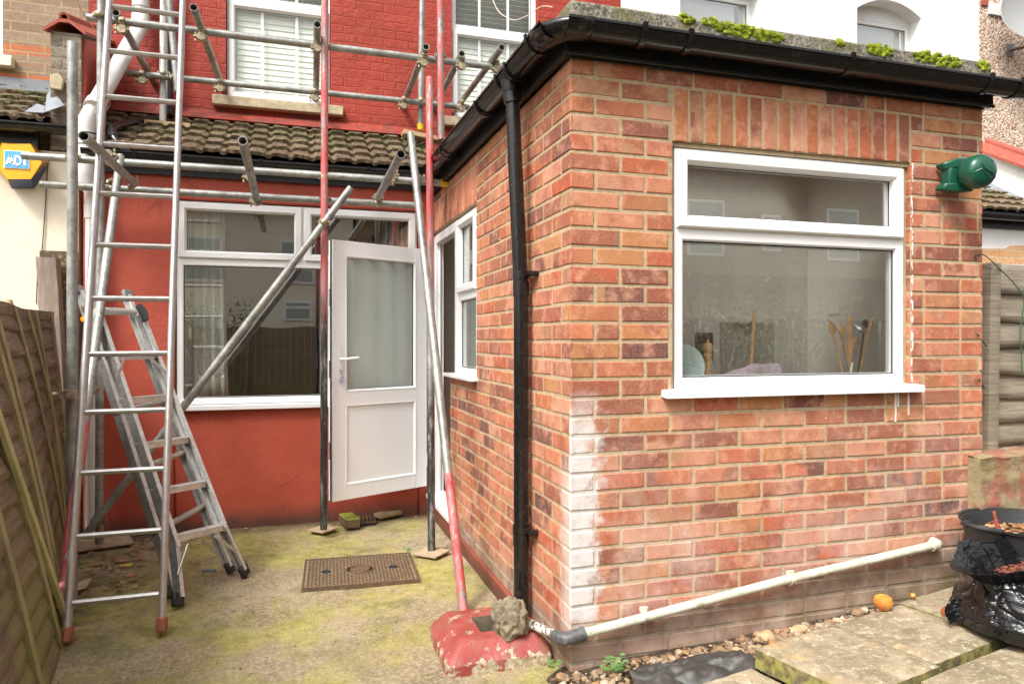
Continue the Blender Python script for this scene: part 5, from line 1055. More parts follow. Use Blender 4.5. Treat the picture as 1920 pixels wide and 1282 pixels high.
# gully grate with bricks either side
GU = thing('drain_grate', tuple(PZ(690, 968, 0)), 'dark square gully grate against the foot of the red wall', 'drain grate')
g = [PZ(666, 982, .004), PZ(706, 978, .004), PZ(702, 954, .004), PZ(660, 958, .004)]
mb = MB(); mb.prism([p-uz*.02 for p in g], (0, 0, .006)); mb.build('sump', M['plug'], GU, smooth=False)
mb = MB()
for k_ in range(6): a = g[0].lerp(g[1], .08+k_*.17); b = g[3].lerp(g[2], .08+k_*.17); mb.bar(a, b, .012, .012)
for k_ in range(4): a = g[0].lerp(g[3], .05+k_*.3); b = g[1].lerp(g[2], .05+k_*.3); mb.bar(a-uz*.0015, b-uz*.0015, .010, .010)
mb.build('grate_bars', M['iron'], GU, smooth=False)
def lbrick(name, u, v, rot, mat, label, dims=(.215, .1025, .065), tilt=0, z=0):
    c = PZ(u, v, z+dims[2]/2); a = Vector((math.cos(rot), math.sin(rot), 0)); b = Vector((-a.y, a.x, 0)); mb = MB()
    mb.obox(c, a*dims[0]/2, b*dims[1]/2, uz*dims[2]/2); o = mb.build(name, M[mat], None, bevel=.006, seg=2); tag(o, label, 'brick'); return o
lbrick('loose_brick', 655, 975, 1.75, 'mossbrick', 'moss-covered green brick lying beside the drain grate')
lbrick('loose_brick', 727, 963, .5, 'oldwall', 'brown worn brick half sunk on the other side of the drain grate', (.20, .10, .03))
# red painted kerb round the corner gully, with a rock on it
GB = thing('gully_surround', tuple(PZ(930, 1210, 0)), 'flaking red painted concrete surround of the gully at the wall corner', 'drain surround')
x0, x1, y0, y1 = .600, 1.05, 2.80, 3.235; hx0, hx1, hy0, hy1 = .770, .945, 2.935, 3.105; zt = .098
mb = MB(); n = 200
def per(x0, x1, y0, y1, t, rr):
    # rounded rectangle
    cx, cy, hx, hy = (x0+x1)/2, (y0+y1)/2, (x1-x0)/2, (y1-y0)/2; a = 2*PI*t; c_, s_ = math.cos(a), math.sin(a); p = rr
    q = (abs(c_/hx)**p+abs(s_/hy)**p)**(-1/p); return cx+c_*q, cy+s_*q
rows = [(0, -.03, 22), (0.0, .025, 22), (.012, .042, 22), (.052, zt-.016, 22), (.066, zt-.004, 24), (.085, zt, 26)]
V = []; F = []
for ins, z, p in rows:
    for k_ in range(n):
        x, y = per(x0+ins, x1-ins*.5, y0+ins*.95, y1-ins*.5, k_/n, p); w_ = .007*noise.noise(Vector((x*7, y*7, z*7)))+.003*noise.noise(Vector((x*30, y*30, z*30))); V.append((x+w_, y+w_, z+.004*noise.noise(Vector((x*12, y*12, 1)))))
for z, p, e in ((zt-.002, 20, 0), (zt-.02, 20, .006), (-.0, 20, .01)):
    for k_ in range(n): x, y = per(hx0+e, hx1-e, hy0+e, hy1-e, k_/n, p); V.append((x, y, z))
R_ = len(rows)+3
mb.mi = 0
for j in range(R_-1):
    for k_ in range(n): F.append((j*n+k_, j*n+(k_+1) % n, (j+1)*n+(k_+1) % n, (j+1)*n+k_))
mb.add(V, F); mb.m = [1 if i//n >= len(rows) else 0 for i in range(len(F))]; mb.build('kerb_ring', [M['flaky'], plain('dark brown concrete throat', (.11,.09,.06), .8, 0, .4, 25, .6, 40)], GB, ang=28)  # walls of the hole get a darker brown than the ring
mb = MB(); mb.box((hx0-.01, hy0-.01, .0), (hx1+.01, hy1+.01, .03)); mb.build('sump', M['soil'], GB, smooth=False)
RK = MB(); c = PD(957, 1163, 3.03); 
bm = bmesh.new(); bmesh.ops.create_icosphere(bm, subdivisions=5, radius=1)
for v in bm.verts:
    p = v.co; k_ = 1+.30*noise.noise(p*1.6+Vector((3,1,0)))+.22*noise.noise(p*3.6)+.10*noise.noise(p*9)+.05*noise.noise(p*22); v.co = c+Vector((p.x*.080*k_, p.y*.062*k_, p.z*.090*k_+p.x*-.01))
RK.add([v.co for v in bm.verts], [tuple(v.index for v in f.verts) for f in bm.faces]); bm.free(); tag(RK.build('rock', M['rock'], ang=80), 'craggy lump of old concrete resting on the red gully surround', 'rock')
# ================================================================== slabs, gravel, plants, rubbish on the right
SZ = H-1.12; oS = PZ(1415, 1212, SZ); aS = (PZ(1566, 1166, SZ)-oS); aS.z = 0; aS.normalize(); bS = Vector((aS.y, -aS.x, 0)); print('slab dir', aS, oS)
def slab(a, b, w, l, z, label, nm='paving_slab', th=.055, jit=0):
    mb = MB(); na_, nb_ = 16, 14; c0 = oS+aS*a+bS*b; V = []
    def top(s, t):
        p = c0+aS*(w*s)+bS*(l*t); e = min(s, 1-s, t, 1-t); ro = -.006*max(0, 1-e*22)
        p.z = z+ro+.003*noise.noise(Vector((p.x*6, p.y*6, a)))
        if e == 0: p += Vector((.004*noise.noise(Vector((p.x*25, p.y*25, 0))), .004*noise.noise(Vector((p.x*25, p.y*25, 5))), 0))
        return p
    mb.grid(na_, nb_, top); q = mb.v[:]; ring_ = [i for i in range(na_+1)]+[(j)*(na_+1)+na_ for j in range(1, nb_+1)]+[nb_*(na_+1)+i for i in range(na_-1, -1, -1)]+[j*(na_+1) for j in range(nb_-1, 0, -1)]
    b_ = len(mb.v); m = len(ring_); mb.v += [(q[i][0]+.004*noise.noise(Vector((q[i][0]*20, q[i][1]*20, 9))), q[i][1], z-th) for i in ring_]
    for i in range(m): mb.f.append([ring_[i], ring_[(i+1) % m], b_+(i+1) % m, b_+i]); mb.m.append(0); mb.c.append(None)
    tag(mb.build(nm, M['slab'], ang=50), label, 'paving slab', 'stone slabs laid beside the gravel')
slab(0, 0, .442, .42, SZ, 'raised mossy-edged paving slab nearest the brick wall corner', th=.075)
slab(.450, 0, .440, .40, SZ-.002, 'paving slab between the mossy-edged slab and the black bag')
slab(.899, -.01, .445, .41, SZ, 'paving slab partly under the black rubbish bag'); slab(1.353, -.01, .445, .42, SZ-.003, 'paving slab under the tub')
slab(.30, .435, .60, .45, SZ-.012, 'paving slab at the bottom edge, in front of the mossy-edged slab'); slab(.915, .43, .55, .45, SZ-.008, 'paving slab in front of the black rubbish bag'); slab(1.47, .42, .5, .45, SZ-.01, 'paving slab at the bottom right corner')
qa = PZ(1407, 1249, SZ-.05)-oS; slab(qa.dot(aS)-.44, qa.dot(bS), .44, .45, SZ-.05, 'low sunken slab beside the black plastic sheet')
# gravel: one mass
mb = MB(); r = random.Random(11)
ico = bmesh.new(); bmesh.ops.create_icosphere(ico, subdivisions=2, radius=1); IV = [v.co.copy() for v in ico.verts]; IF = [tuple(v.index for v in f.verts) for f in ico.faces]; ico.free()
def pebble(mb, x, y, z, s, r):
    mb.col = (r.random(), r.random(), 0, 1); R3 = Matrix.Rotation(r.random()*6.28, 3, 'Z') @ Matrix.Rotation(r.uniform(-.5, .5), 3, 'X'); sx, sy, sz = s*r.uniform(.8, 1.5), s*r.uniform(.7, 1.1), s*r.uniform(.4, .8); o = Vector((r.random()*50, r.random()*50, 0)); V = []
    for p in IV: k_ = 1+.35*noise.noise(p*1.3+o); V.append(Vector((x, y, z))+R3 @ Vector((p.x*sx*k_, p.y*sy*k_, p.z*sz*k_)))
    mb.add(V, IF)
cnt = 0
while cnt < 3400:
    x = r.uniform(.80, 3.3); y = r.uniform(1.7, 2.63)
    if x < 1.03 and y > 2.62: continue
    lim = 2.62-(.0)
    q = Vector((x, y, 0))-Vector((oS.x, oS.y, 0)); a_, b_ = q.dot(aS), q.dot(bS)
    if a_ > .02 and b_ > .01: continue
    if x < .98 and (y < 2.3 or r.random() < .75): continue
    if y > 2.60: continue
    s = r.uniform(.004, .012) if r.random() < .8 else r.uniform(.012, .022)
    pebble(mb, x, y, max(soilz(x, y), 0)+s*.3, s, r); cnt += 1
mb.build('gravel', M['pebble'], kind='stuff')
for (u, v, s, lab) in ((1330, 1000, 0, ''),): pass
for (u, v, s, lab) in ((1437, 1192, .030, 'large buff stone lying just behind the mossy-edged slab'), (1368, 1168, .024, 'buff stone in the middle of the gravel bed'), (1500, 1178, .024, 'flat pale stone between the two front slabs and the wall')):
    q = PZ(u, v, soilz(2, 2.3)+.01); m2 = MB(); m2.blob(q, s, 3, .18, 1.6, u, (1.4, 1, .65)); tag(m2.build('stone', plain('buff stone %d' % u, (.42,.31,.17), .8, 0, .25, 25, .5, 60)), lab, 'stone')
# dead leaves and grit on the yard
mb = MB(); r = random.Random(21)
def leaf(mb, x, y, z, s, r, curl=.5):
    mb.col = (r.random(), 0, 0, 1); R3 = Matrix.Rotation(r.random()*6.28, 3, 'Z') @ Matrix.Rotation(r.uniform(-.6, .6), 3, 'X'); V = []
    for a_, b_ in ((-1, 0), (-.4, -.45), (.35, -.4), (1, 0), (.35, .42), (-.4, .45), (0, 0)): V.append(Vector((x, y, z+s*.35))+R3 @ Vector((a_*s, b_*s, (a_*a_+abs(b_))*s*curl*r.uniform(.2, .6))))
    mb.add(V, [(6, i, (i+1) % 6) for i in range(6)])
for _ in range(150):
    x, y = r.gauss(-1.0, .18), r.gauss(4.75, .30); leaf(mb, x, y, gz(x, y)+.004, r.uniform(.010, .03), r) if x > fbot(min(y, 5.3))+.04 and y < 5.45 else None
for _ in range(90): x, y = r.uniform(-1.0, 1.0), 5.46-abs(r.gauss(0, .05)); leaf(mb, x, y, gz(x, y), r.uniform(.006, .016), r)
for _ in range(26): x, y = r.uniform(-.9, .6), r.uniform(2.6, 4.6); leaf(mb, x, y, gz(x, y)-.002, r.uniform(.004, .010), r)
for _ in range(60): x, y = r.uniform(1.1, 2.6), r.uniform(2.35, 2.6); leaf(mb, x, y, soilz(x, y)+.004, r.uniform(.008, .02), r)
mb.build('fallen_leaves', M['leaf'], kind='stuff')
mb = MB(); mb.prism([PZ(139, 1097, .012), PZ(141, 1108, .012), PZ(162, 1102, .012), PZ(172, 1084, .012), PZ(158, 1088, .014)], (0, 0, .004)); tag(mb.build('scrap_of_card', M['ply'], bevel=.001), 'brown scrap lying on the yard by the ladder foot', 'scrap')
mb = MB(); mb.tube([PZ(379, 1069, .012), PZ(405, 1069, .012)], .010, 10); tag(mb.build('wall_plug', M['lead']), 'small grey ribbed plug lying on the yard near the step ladder feet', 'plug')
mb = MB()
for k_ in range(0): pass
# loose grit and worn aggregate on the concrete
mb = MB(); r = random.Random(99)
for _ in range(9000):
    x, y = r.uniform(-1.5, 1.03), r.uniform(1.7, 5.45); s_ = r.uniform(.0012, .0042) if r.random() < .93 else r.uniform(.004, .008)
    if c4[0].x-.02 < x < c4[1].x+.03 and c4[0].y-.05 < y < c4[2].y+.05: continue
    mb.col = (r.random(), 0, 0, 1); o = Vector((x, y, gz(x, y)+.006*noise.noise(Vector((x*4, y*4, 5)))+.0005)); k_ = r.uniform(.6, 1.5); a_ = r.random()*3; ca, sa = math.cos(a_)*s_*k_, math.sin(a_)*s_*k_
    mb.add([o+Vector((ca, sa, 0)), o+Vector((-sa/k_, ca/k_, 0)), o+Vector((-ca, -sa, 0)), o+Vector((sa/k_, -ca/k_, 0)), o+uz*s_*.7], [(0,1,4), (1,2,4), (2,3,4), (3,0,4)])
mb.build('grit', M['pebble'], kind='stuff', smooth=False)
# plants
def weed(u, v, nst, sc, seed, name, lab):
    base = PZ(u, v, soilz(1.2, 2.5)); r = random.Random(seed); T = thing(name, tuple(base), lab, 'plant'); ms, ml = MB(), MB()
    for i in range(nst):
        a = r.random()*6.28; L = sc*r.uniform(.6, 1.2); tip = base+Vector((math.cos(a)*L*.8, math.sin(a)*L*.5, L*r.uniform(.5, 1))); ms.tube([base, base.lerp(tip, .5)+uz*L*.15, tip], .0012, 5)
        for j in range(5):
            b = a+(j-2)*.75; l = .011*r.uniform(.8, 1.4); d = Vector((math.cos(b), math.sin(b), r.uniform(-.1, .3))); s = d.cross(uz).normalized()
            ml.add([tip, tip+d*l*.5+s*l*.45, tip+d*l*1.1+s*l*.3, tip+d*l*.95, tip+d*l*1.1-s*l*.3, tip+d*l*.5-s*l*.45], [(0,1,2,3), (0,3,4,5)])
    ms.build('stem', M['weed'], T); ml.build('leaves', M['weed'], T)
weed(1150, 1262, 22, .055, 3, 'weed', 'bright green weed growing in the gravel at the wall corner'); weed(1165, 1225, 10, .045, 9, 'weed', 'small green weed close against the foot of the wall'); weed(1037, 1252, 6, .03, 5, 'weed', 'tiny green weed beside the red gully surround'); weed(764, 1034, 5, .025, 6, 'weed', 'tiny weed at the back corner of the iron cover')
# black plastic sheet
mb = MB(); pA, pB = PZ(1195, 1290, .03), PZ(1395, 1255, .09)
mb.grid(50, 26, lambda s, t: (lambda p: Vector((p.x, p.y, p.z+.02+.035*math.sin(PI*t)+.02*noise.noise(Vector((s*7, t*6, 1)))+.008*noise.noise(Vector((s*20, t*14, 2))))))(pA.lerp(pB, s)+Vector((-.03+.05*s, .10-.2*t+.03*noise.noise(Vector((s*4, t*2, 8))), 0))))
o = mb.build('plastic_sheet', plain('grey black weed membrane', (.045,.042,.036), .5, 0, .25, 14, .5, 40), ang=80); tag(o, 'crumpled dark weed membrane poking out of the gravel', 'plastic sheet'); m = o.modifiers.new('t', 'SOLIDIFY'); m.thickness = .004
# apple, rotten fruit
m2 = MB(); c = PD(1656, 1130, 2.99); m2.lathe(c-uz*.03, [(.0, .003), (.012, 0), (.027, .008), (.037, .026), (.039, .038), (.033, .054), (.020, .062), (.008, .060), (.0, .055)], 28, closed=False); m2.tube([c+uz*.024, c+uz*.038+ux*.004], .0018, 6); tag(m2.build('apple', M['apple']), 'yellow red windfall apple on the gravel by the slabs', 'apple')
m2 = MB(); m2.blob(PD(1783, 1148, 2.93), .032, 3, .08, 1.5, 4, (1.25, 1, .95)); tag(m2.build('rotten_fruit', M['onion']), 'reddish brown rotten fruit tucked beside the black bag', 'fruit')
m2 = MB(); m2.blob(PD(1712, 1116, 3.1), .013, 2, .1, 2, 4); tag(m2.build('small_fruit', M['apple']), 'tiny orange fruit at the foot of the wall behind the apple', 'fruit')
# tub
TB = thing('garden_tub', (3.07, 2.33, SZ), 'black flexible rubber tub full of brown bark chips behind the rubbish bag', 'tub')
tc = Vector((3.07, 2.30, SZ-.045)); mb = MB(); prof = [(.0, .0), (.185, .0), (.20, .02), (.245, .30), (.262, .375), (.272, .378), (.270, .368), (.255, .362), (.235, .28), (.19, .03), (0, .02)]
mb.lathe(tc, prof, 48, closed=False)
for s in (-1, 1):
    a = tc+Vector((s*.262, 0, .372)); pts = []
    for k_ in range(9): t = PI*k_/8; pts.append(a+Vector((s*.085*math.sin(t), -.075*math.cos(t), .012*math.sin(t)+.004)))
    mb.tube(pts, .011, 10)
mb.build('tub', M['tubblack'], TB)
ch = MB(); r = random.Random(8)
for _ in range(900):
    a, q = r.random()*6.28, math.sqrt(r.random())*.232; x, y = tc.x+math.cos(a)*q, tc.y+math.sin(a)*q; leaf(ch, x, y, tc.z+.285+.05*(1-(q/.23)**2)+r.random()*.012, r.uniform(.008, .022), r)
ch.grid(12, 12, lambda s, t: (tc.x+(s-.5)*.32, tc.y+(t-.5)*.32, tc.z+.29)); 
o = ch.build('bark_chips', M['leaf'], kind='stuff'); tag(o, 'heap of brown bark chips filling the black tub', 'bark chips')
mb = MB(); mb.tube([tc+Vector((-.12, .05, .3)), tc+Vector((-.14, .06, .42))], .006, 8); mb.tube([tc+Vector((-.17, -.02, .3)), tc+Vector((-.22, -.02, .41)), tc+Vector((-.25, .0, .39))], .0022, 6); tag(mb.build('garden_cane', M['redtile']), 'short red brown stick standing in the tub', 'stick')
# rubbish bag
RB = thing('rubbish_bag', (2.83, 2.0, SZ), 'shiny black rubbish bag with its mouth open, slumped on the slabs', 'rubbish bag')
bc = Vector((2.84, 2.03, SZ-.005)); mb = MB()
def bagf(s, t):
    th = 2*PI*s; c_, s_ = math.cos(th), math.sin(th)
    prof = [(0, .22), (.03, .31), (.14, .355), (.35, .365), (.55, .35), (.75, .33), (.9, .325), (1, .335)]
    for (a, ra), (b, rb) in zip(prof, prof[1:]):
        if t <= b: R = ra+(rb-ra)*(t-a)/(b-a); break
    n1 = noise.noise(Vector((c_*1.6, s_*1.6, t*1.5+4))); sag = noise.noise(Vector((c_*1.4, s_*1.4, t*6+c_*1.5)))
    cr = 0
    for k_, (fr_, ph, sl) in enumerate(((3, .4, 2.2), (5, 1.9, -1.6), (9, 3.1, 2.8))):
        cr += (1-abs(math.sin((fr_*th+ph+sl*t*2+1.5*n1)/1.)))**6*(.010-.002*k_)*(.25+t)
    R = R*(1+.07*n1)+.016*sag-cr*1.6
    z = .235*t+.015*n1*t; ky = .86*(1-.50*max(0, t-.45)/.55)
    return bc+Vector((c_*R*1.05, s_*R*ky+.05*max(0, t-.5), z))
mb.grid(260, 70, bagf)
def lip(s, t):
    p = bagf(s, 1); th = 2*PI*s; c_, s_ = math.cos(th), math.sin(th); out = Vector((c_, s_*.8, 0)); n1 = noise.noise(Vector((c_*2.2, s_*2.2, 7))); n2 = noise.noise(Vector((c_*6, s_*6, t*2)))
    point = max(0, -c_)**6                                  # the mouth is pulled out to a beak on the left
    w_ = (.035+.085*point)*(1+.6*n1); h_ = .055*max(0, s_)+.012+.030*max(0, -s_)+.03*n1+.010*n2
    # up, over and down again inside
    a = t*PI*1.15
    return p+out*(w_*math.sin(a*.9)-.05*max(0, t-.55)*2.2)+uz*(h_*math.sin(a)+.018*math.sin(a)-.10*max(0, t-.7)*3.3*.4)
mb.grid(260, 18, lip)
b1 = mb.build('bag', M['bag'], RB, ang=80); b1.modifiers.new('t', 'SOLIDIFY').thickness = .0015
# tied ear at the left
mb = MB(); e0 = PD(1795, 1148, 2.80); mb.grid(30, 16, lambda s, t: e0+Vector((-.05+.15*s, .02*math.sin(s*6)+.05*(t-.5)*(.5+s), -.02+.05*s+(t-.5)*.10*(.3+s)+.012*noise.noise(Vector((s*6, t*6, 2)))))); o = mb.build('tied_ear', M['bag'], RB, ang=80); o.modifiers.new('t', 'SOLIDIFY').thickness = .002
ch = MB(); r = random.Random(18)
for _ in range(500):
    a, q = r.random()*6.28, math.sqrt(r.random())*.23; leaf(ch, bc.x+math.cos(a)*q, bc.y+math.sin(a)*q*.32+.05, bc.z+.205+r.random()*.02, r.uniform(.010, .022), r)
ch.grid(8, 8, lambda s, t: (bc.x+(s-.5)*.40, bc.y+(t-.5)*.2, bc.z+.200)); o = ch.build('garden_waste', plain('reddish leaf litter', (.16,.045,.025), .8, 0, .6, 60)); tag(o, 'red brown leaf litter inside the open rubbish bag', 'garden waste', kind='stuff')
# low wall and fence at the right
LW = thing('low_garden_wall', (3.6, 2.66, 0), 'crumbling low wall of brick and mortar under the grey board fence', 'wall')
mb = MB(); wx0 = PY(1824, 870, 2.60).x; zt = H-.555
def lw(s, t):
    x = wx0+(8-wx0)*s**1.6; return Vector((x, 2.56+.012*noise.noise(Vector((x*9, t*8, 0)))+.006*noise.noise(Vector((x*30, t*25, 0))), .05+(zt-.05)*t+(.012*noise.noise(Vector((x*14, 0, 3))) if t == 1 else 0)))
mb.grid(120, 60, lw)
mb.grid(120, 10, lambda s, t: Vector((lw(s, 1).x, lw(s, 1).y+t*.22, lw(s, 1).z+.008*math.sin(PI*t)+.006*noise.noise(Vector((s*60, t*6, 0))))))
mb.grid(8, 60, lambda s, t: Vector((wx0, lw(0, t).y+.22*s, lw(0, t).z+.004*noise.noise(Vector((s*9, t*30, 0))))))
mb.build('wall', M['oldwall'], LW, ang=60)
FR = thing('board_fence', (3.4, 2.75, 0), 'grey weathered board fence standing on the low wall at the right', 'fence')
yF = 2.80
mb = MB(); n = 14; V = []; F = []; p0 = PY(1857, 494, yF-.05); p1 = PY(1851, 862, yF-.05)
for k_ in range(n+1):
    c = p0.lerp(p1, k_/n)
    for a_, b_ in ((-.038, -.035), (-.008, -.042), (.032, -.033), (.034, .03), (-.036, .03)): V.append(c+Vector((a_+.004*noise.noise(Vector((k_*.8, a_*50, 0))), b_, (.012*noise.noise(Vector((a_*90, b_*90, 3))) if k_ == 0 else 0))))
for k_ in range(n):
    for q_ in range(5): F.append((k_*5+q_, k_*5+(q_+1) % 5, (k_+1)*5+(q_+1) % 5, (k_+1)*5+q_))
F += [tuple(range(5)), tuple(range(n*5, n*5+5))]; mb.add(V, F); mb.build('post', M['fenceR'], FR, ang=30)
edges = [505, 548, 598, 648, 697, 742, 786, 828, 868]
for i in range(len(edges)-1):
    zt_, zb = PY(1880, edges[i]-8, yF).z, PY(1880, edges[i+1]+4, yF).z; r = random.Random(i); sl_ = r.uniform(-.05, .02)
    def f(s, t, zt_=zt_, zb=zb, i=i, sl_=sl_):
        x = 3.36+4.5*s**1.5; return Vector((x, yF-.018*(1-t)-.006*i*0+.006*noise.noise(Vector((x*3, i*5, t))), zb+(zt_-zb)*t+min(1.2, x-3.4)*sl_*(1-t)+.010*noise.noise(Vector((x*5, i*3., 0)))*(1-t)))
    mb = MB(); mb.grid(40, 4, f); o = mb.build('board', M['fenceR'], FR); o.modifiers.new('t', 'SOLIDIFY').thickness = .010
def wireobj(pts, r, name, lab, mat='greenwire', cat='wire'):
    mb = MB(); # smooth through points
    P3 = [Vector(p) for p in pts]; out = []
    for i in range(len(P3)-1):
        a, b = P3[i], P3[i+1]; pa_ = P3[i-1] if i else a; pb_ = P3[i+2] if i+2 < len(P3) else b
        for k_ in range(6):
            t = k_/6; out.append(.5*((2*a)+(b-pa_)*t+(2*pa_-5*a+4*b-pb_)*t*t+(3*a-pa_-3*b+pb_)*t**3))
    out.append(P3[-1]); mb.tube(out, r, 6); return tag(mb.build(name, M[mat]), lab, cat)
yw = 2.60
wireobj([PY(1828, 478, 2.612), PY(1845, 478, 2.64), PY(1870, 500, 2.70), PY(1900, 530, 2.74), PY(1919, 558, 2.74), PY(1917, 590, 2.74), PY(1913, 625, 2.74), PY(1916, 680, 2.74), PY(1916, 700, 2.74)], .0028, 'garden_wire', 'green wire running from the wall down the grey board fence')
wireobj([PY(1828, 478, 2.612), PY(1833, 492, 2.64), PY(1848, 502, 2.70), PY(1870, 502, 2.72)], .0022, 'garden_wire', 'short green wire loop round the fence post top')
wireobj([PY(1829, 625, 2.615), PY(1836, 630, 2.63), PY(1850, 650, 2.72)], .003, 'garden_wire', 'short green wire hook halfway up the wall edge'); wireobj([PY(1829, 711, 2.615), PY(1838, 713, 2.63), PY(1846, 728, 2.72)], .003, 'garden_wire', 'short green wire hook low on the wall edge')
# cream cables
wireobj([PY(137, -30, 5.6), PY(150, 15, 5.7), PY(182, 62, 5.85), PY(215, 112, 6.0), PY(212, 140, 6.05), PY(206, 180, 6.1), PY(203, 204, 6.1), PY(176, 214, 6.0), PY(112, 232, 5.5)], .004, 'loose_cable', 'loose cream cable hanging past the white soil pipe', 'wire', 'cable')
wireobj([PY(921, -8, 5.9), PY(935, 22, 5.8), PY(962, 38, 5.7), PY(988, 30, 5.6), PY(1015, 13, 5.5), PY(1036, 14, 5.4)], .004, 'loose_cable', 'loose cream cable looping in front of the upper window by the roof corner', 'wire', 'cable')
wireobj([PY(274, 70, 6.25), PY(277, 95, 6.27), PY(262, 125, 6.27), PY(262, 170, 6.27), PY(272, 200, 6.25), PY(284, 207, 6.22)], .003, 'wall_cable', 'thin dark cable curling down the red upper wall by the soil pipe', 'darkcable', 'cable')
# green reel on the wall
GL = thing('hose_reel', tuple(PY(1820, 324, 2.5)), 'glossy dark green plastic reel housing on the brick wall under the gutter end', 'reel')
rc = PY(1831, 323, 2.485); ax = Vector((-.12, -.98, -.08)).normalized()
mb = MB(); R = .077
mb.lathe(rc+ax*.005, [(0, -.055), (R*.6, -.055), (R*.88, -.045), (R*.98, -.02), (R, .006), (R*.95, .026), (R*.78, .044), (R*.45, .054), (0, .057)], 48, ax, closed=False); mb.build('housing', M['green'], GL, ang=50)
mb = MB(); mb.prism([rc+Vector((-.10, .09, .055)), rc+Vector((-.05, .05, .074)), rc+Vector((-.0, .03, .074)), rc+Vector((-.0, .03, .03)), rc+Vector((-.08, .08, .025))], (0, .05, 0)); mb.prism([rc+Vector((-.10, .09, -.065)), rc+Vector((-.04, .05, -.080)), rc+Vector((.03, .03, -.078)), rc+Vector((.0, .03, -.04)), rc+Vector((-.09, .08, -.035))], (0, .05, 0)); mb.prism([rc+Vector((-.075, .075, -.05)), rc+Vector((-.01, .05, -.05)), rc+Vector((-.01, .05, .05)), rc+Vector((-.075, .075, .05))], (0, .05, 0)); mb.build('arm', M['green'], GL, bevel=.010, seg=3)
s_ = ax.cross(uz).normalized(); t_ = s_.cross(ax).normalized(); mb = MB()
def onface(a, b): q = math.hypot(a, b)/R; return rc+s_*-a+t_*b+ax*(.006+.057-.034*q*q*q*1.1)
for path in ([(-.03, .055), (.03, .045), (.055, .0), (.066, -.03)], [(-.06, -.01), (-.03, .005), (.01, -.03), (.045, -.045)], [(-.03, .03), (-.015, .008), (.03, -.012), (.05, -.035)]):
    mb.tube([onface(a, b) for a, b in path], .0035, 8)
mb.build('moulded_rib', M['green'], GL)
mb = MB(); w0 = PY(1784, 322, YF-.004); mb.box((w0.x-.012, YF-.012, w0.z-.055), (w0.x+.03, YF-.002, w0.z+.055)); mb.box((w0.x-.012, YF-.09, w0.z-.05), (w0.x-.006, YF-.012, w0.z+.05))
for dz_ in (-.045, .045): mb.tube([w0+Vector((-.02, -.06, dz_)), w0+Vector((.05, -.075, dz_))], .005, 8)
mb.build('wall_bracket', M['lead'], GL)
# moss on the kerb
r = random.Random(31)
def mossclump(u0, u1, v0, v1, lab, n):
    mb = MB()
    for k_ in range(n*6):
        t = r.random(); u = u0+(u1-u0)*t; env = math.sin(PI*min(.999, max(.001, t)))**.4; vm = v0+(v1-v0)*t-2+r.uniform(-9, 13)*env*min(1, n/8+.2); s = r.uniform(.007, .014)*(.6+.4*env); c = PY(u, vm, YF-.022+r.uniform(0, .008))
        mb.blob(c, s, 2, .30, 3, k_, (1.25, .6, 1.))
        for q_ in range(40):
            d = Vector((r.gauss(0, 1), r.gauss(0, 1)-.6, r.gauss(0, 1)+.1)).normalized(); p = c+Vector((d.x*s*1.3, d.y*s*.7, d.z*s)); o = d.orthogonal().normalized()*.0020; mb.add([p+o, p-o, p+d*r.uniform(.001, .004)+o.cross(d)*.5], [(0, 1, 2)])
    tag(mb.build('moss_clump', M['moss'], ang=80), lab, 'moss', 'moss clumps on the concrete roof kerb')
mossclump(1318, 1345, 40, 46, 'leftmost small moss clump, long side of the roof kerb', 4); mossclump(1340, 1468, 50, 74, 'widest bright moss clump above the middle of the front window', 24)
mossclump(1275, 1300, 34, 40, 'tiny sparse moss spots furthest along the kerb from the green reel', 3); mossclump(1625, 1672, 90, 100, 'bright moss clump under the arched window', 10); mossclump(1712, 1802, 104, 120, 'long bright moss clump between the arched window and the pebbledash', 16); mossclump(1832, 1855, 122, 128, 'little yellow moss clump at the very end of the roof kerb', 4); mossclump(1568, 1580, 82, 84, 'single dot of moss midway along the kerb', 2)
# ================================================================== things on the kitchen window board
wz = H-.215; yk = 2.80
def at(u, v, y=yk): return PY(u, v, y)
PLT = thing('plate', tuple(at(1290, 698)), 'pale mint plate standing on edge at the left of the kitchen window', 'plate')
c = at(1280, 672, 2.84); c.z = wz+.098; ax = Vector((-.10, -.97, .15)).normalized(); mb = MB(); mb.lathe(c, [(0, 0), (.055, .0), (.06, .004), (.098, .016), (.099, .019), (.06, .008), (0, .005)], 40, ax, closed=False); mb.build('plate', M['mint'], PLT)
PLT = thing('plate', tuple(at(1272, 698)), 'smaller mint plate in front of the standing plate', 'plate')
c = at(1268, 690, 2.78); c.z = wz+.062; mb = MB(); mb.lathe(c, [(0, 0), (.04, .0), (.045, .004), (.062, .014), (.063, .017), (.045, .008), (0, .005)], 40, ax, closed=False); mb.build('plate', M['mint'], PLT)
PG = thing('pepper_mill', tuple(at(1327, 700, 2.9)), 'turned wooden pepper mill behind the kitchen glass', 'pepper mill'); c = at(1327, 700, 2.92); c.z = wz
mb = MB(); mb.lathe(c, [(.022, 0), (.024, .02), (.018, .05), (.014, .09), (.018, .13), (.021, .15), (.015, .155), (.021, .165), (.024, .185), (.018, .20), (.006, .205), (.007, .215), (.0, .22)], 24); mb.build('mill', M['woodspoon'], PG)
CP = thing('folded_cloth', tuple(at(1400, 698, 2.9)), 'lilac cloth draped on the kitchen window board', 'cloth'); mb = MB(); ca, cb = at(1328, 700, 2.9), at(1462, 700, 2.9)
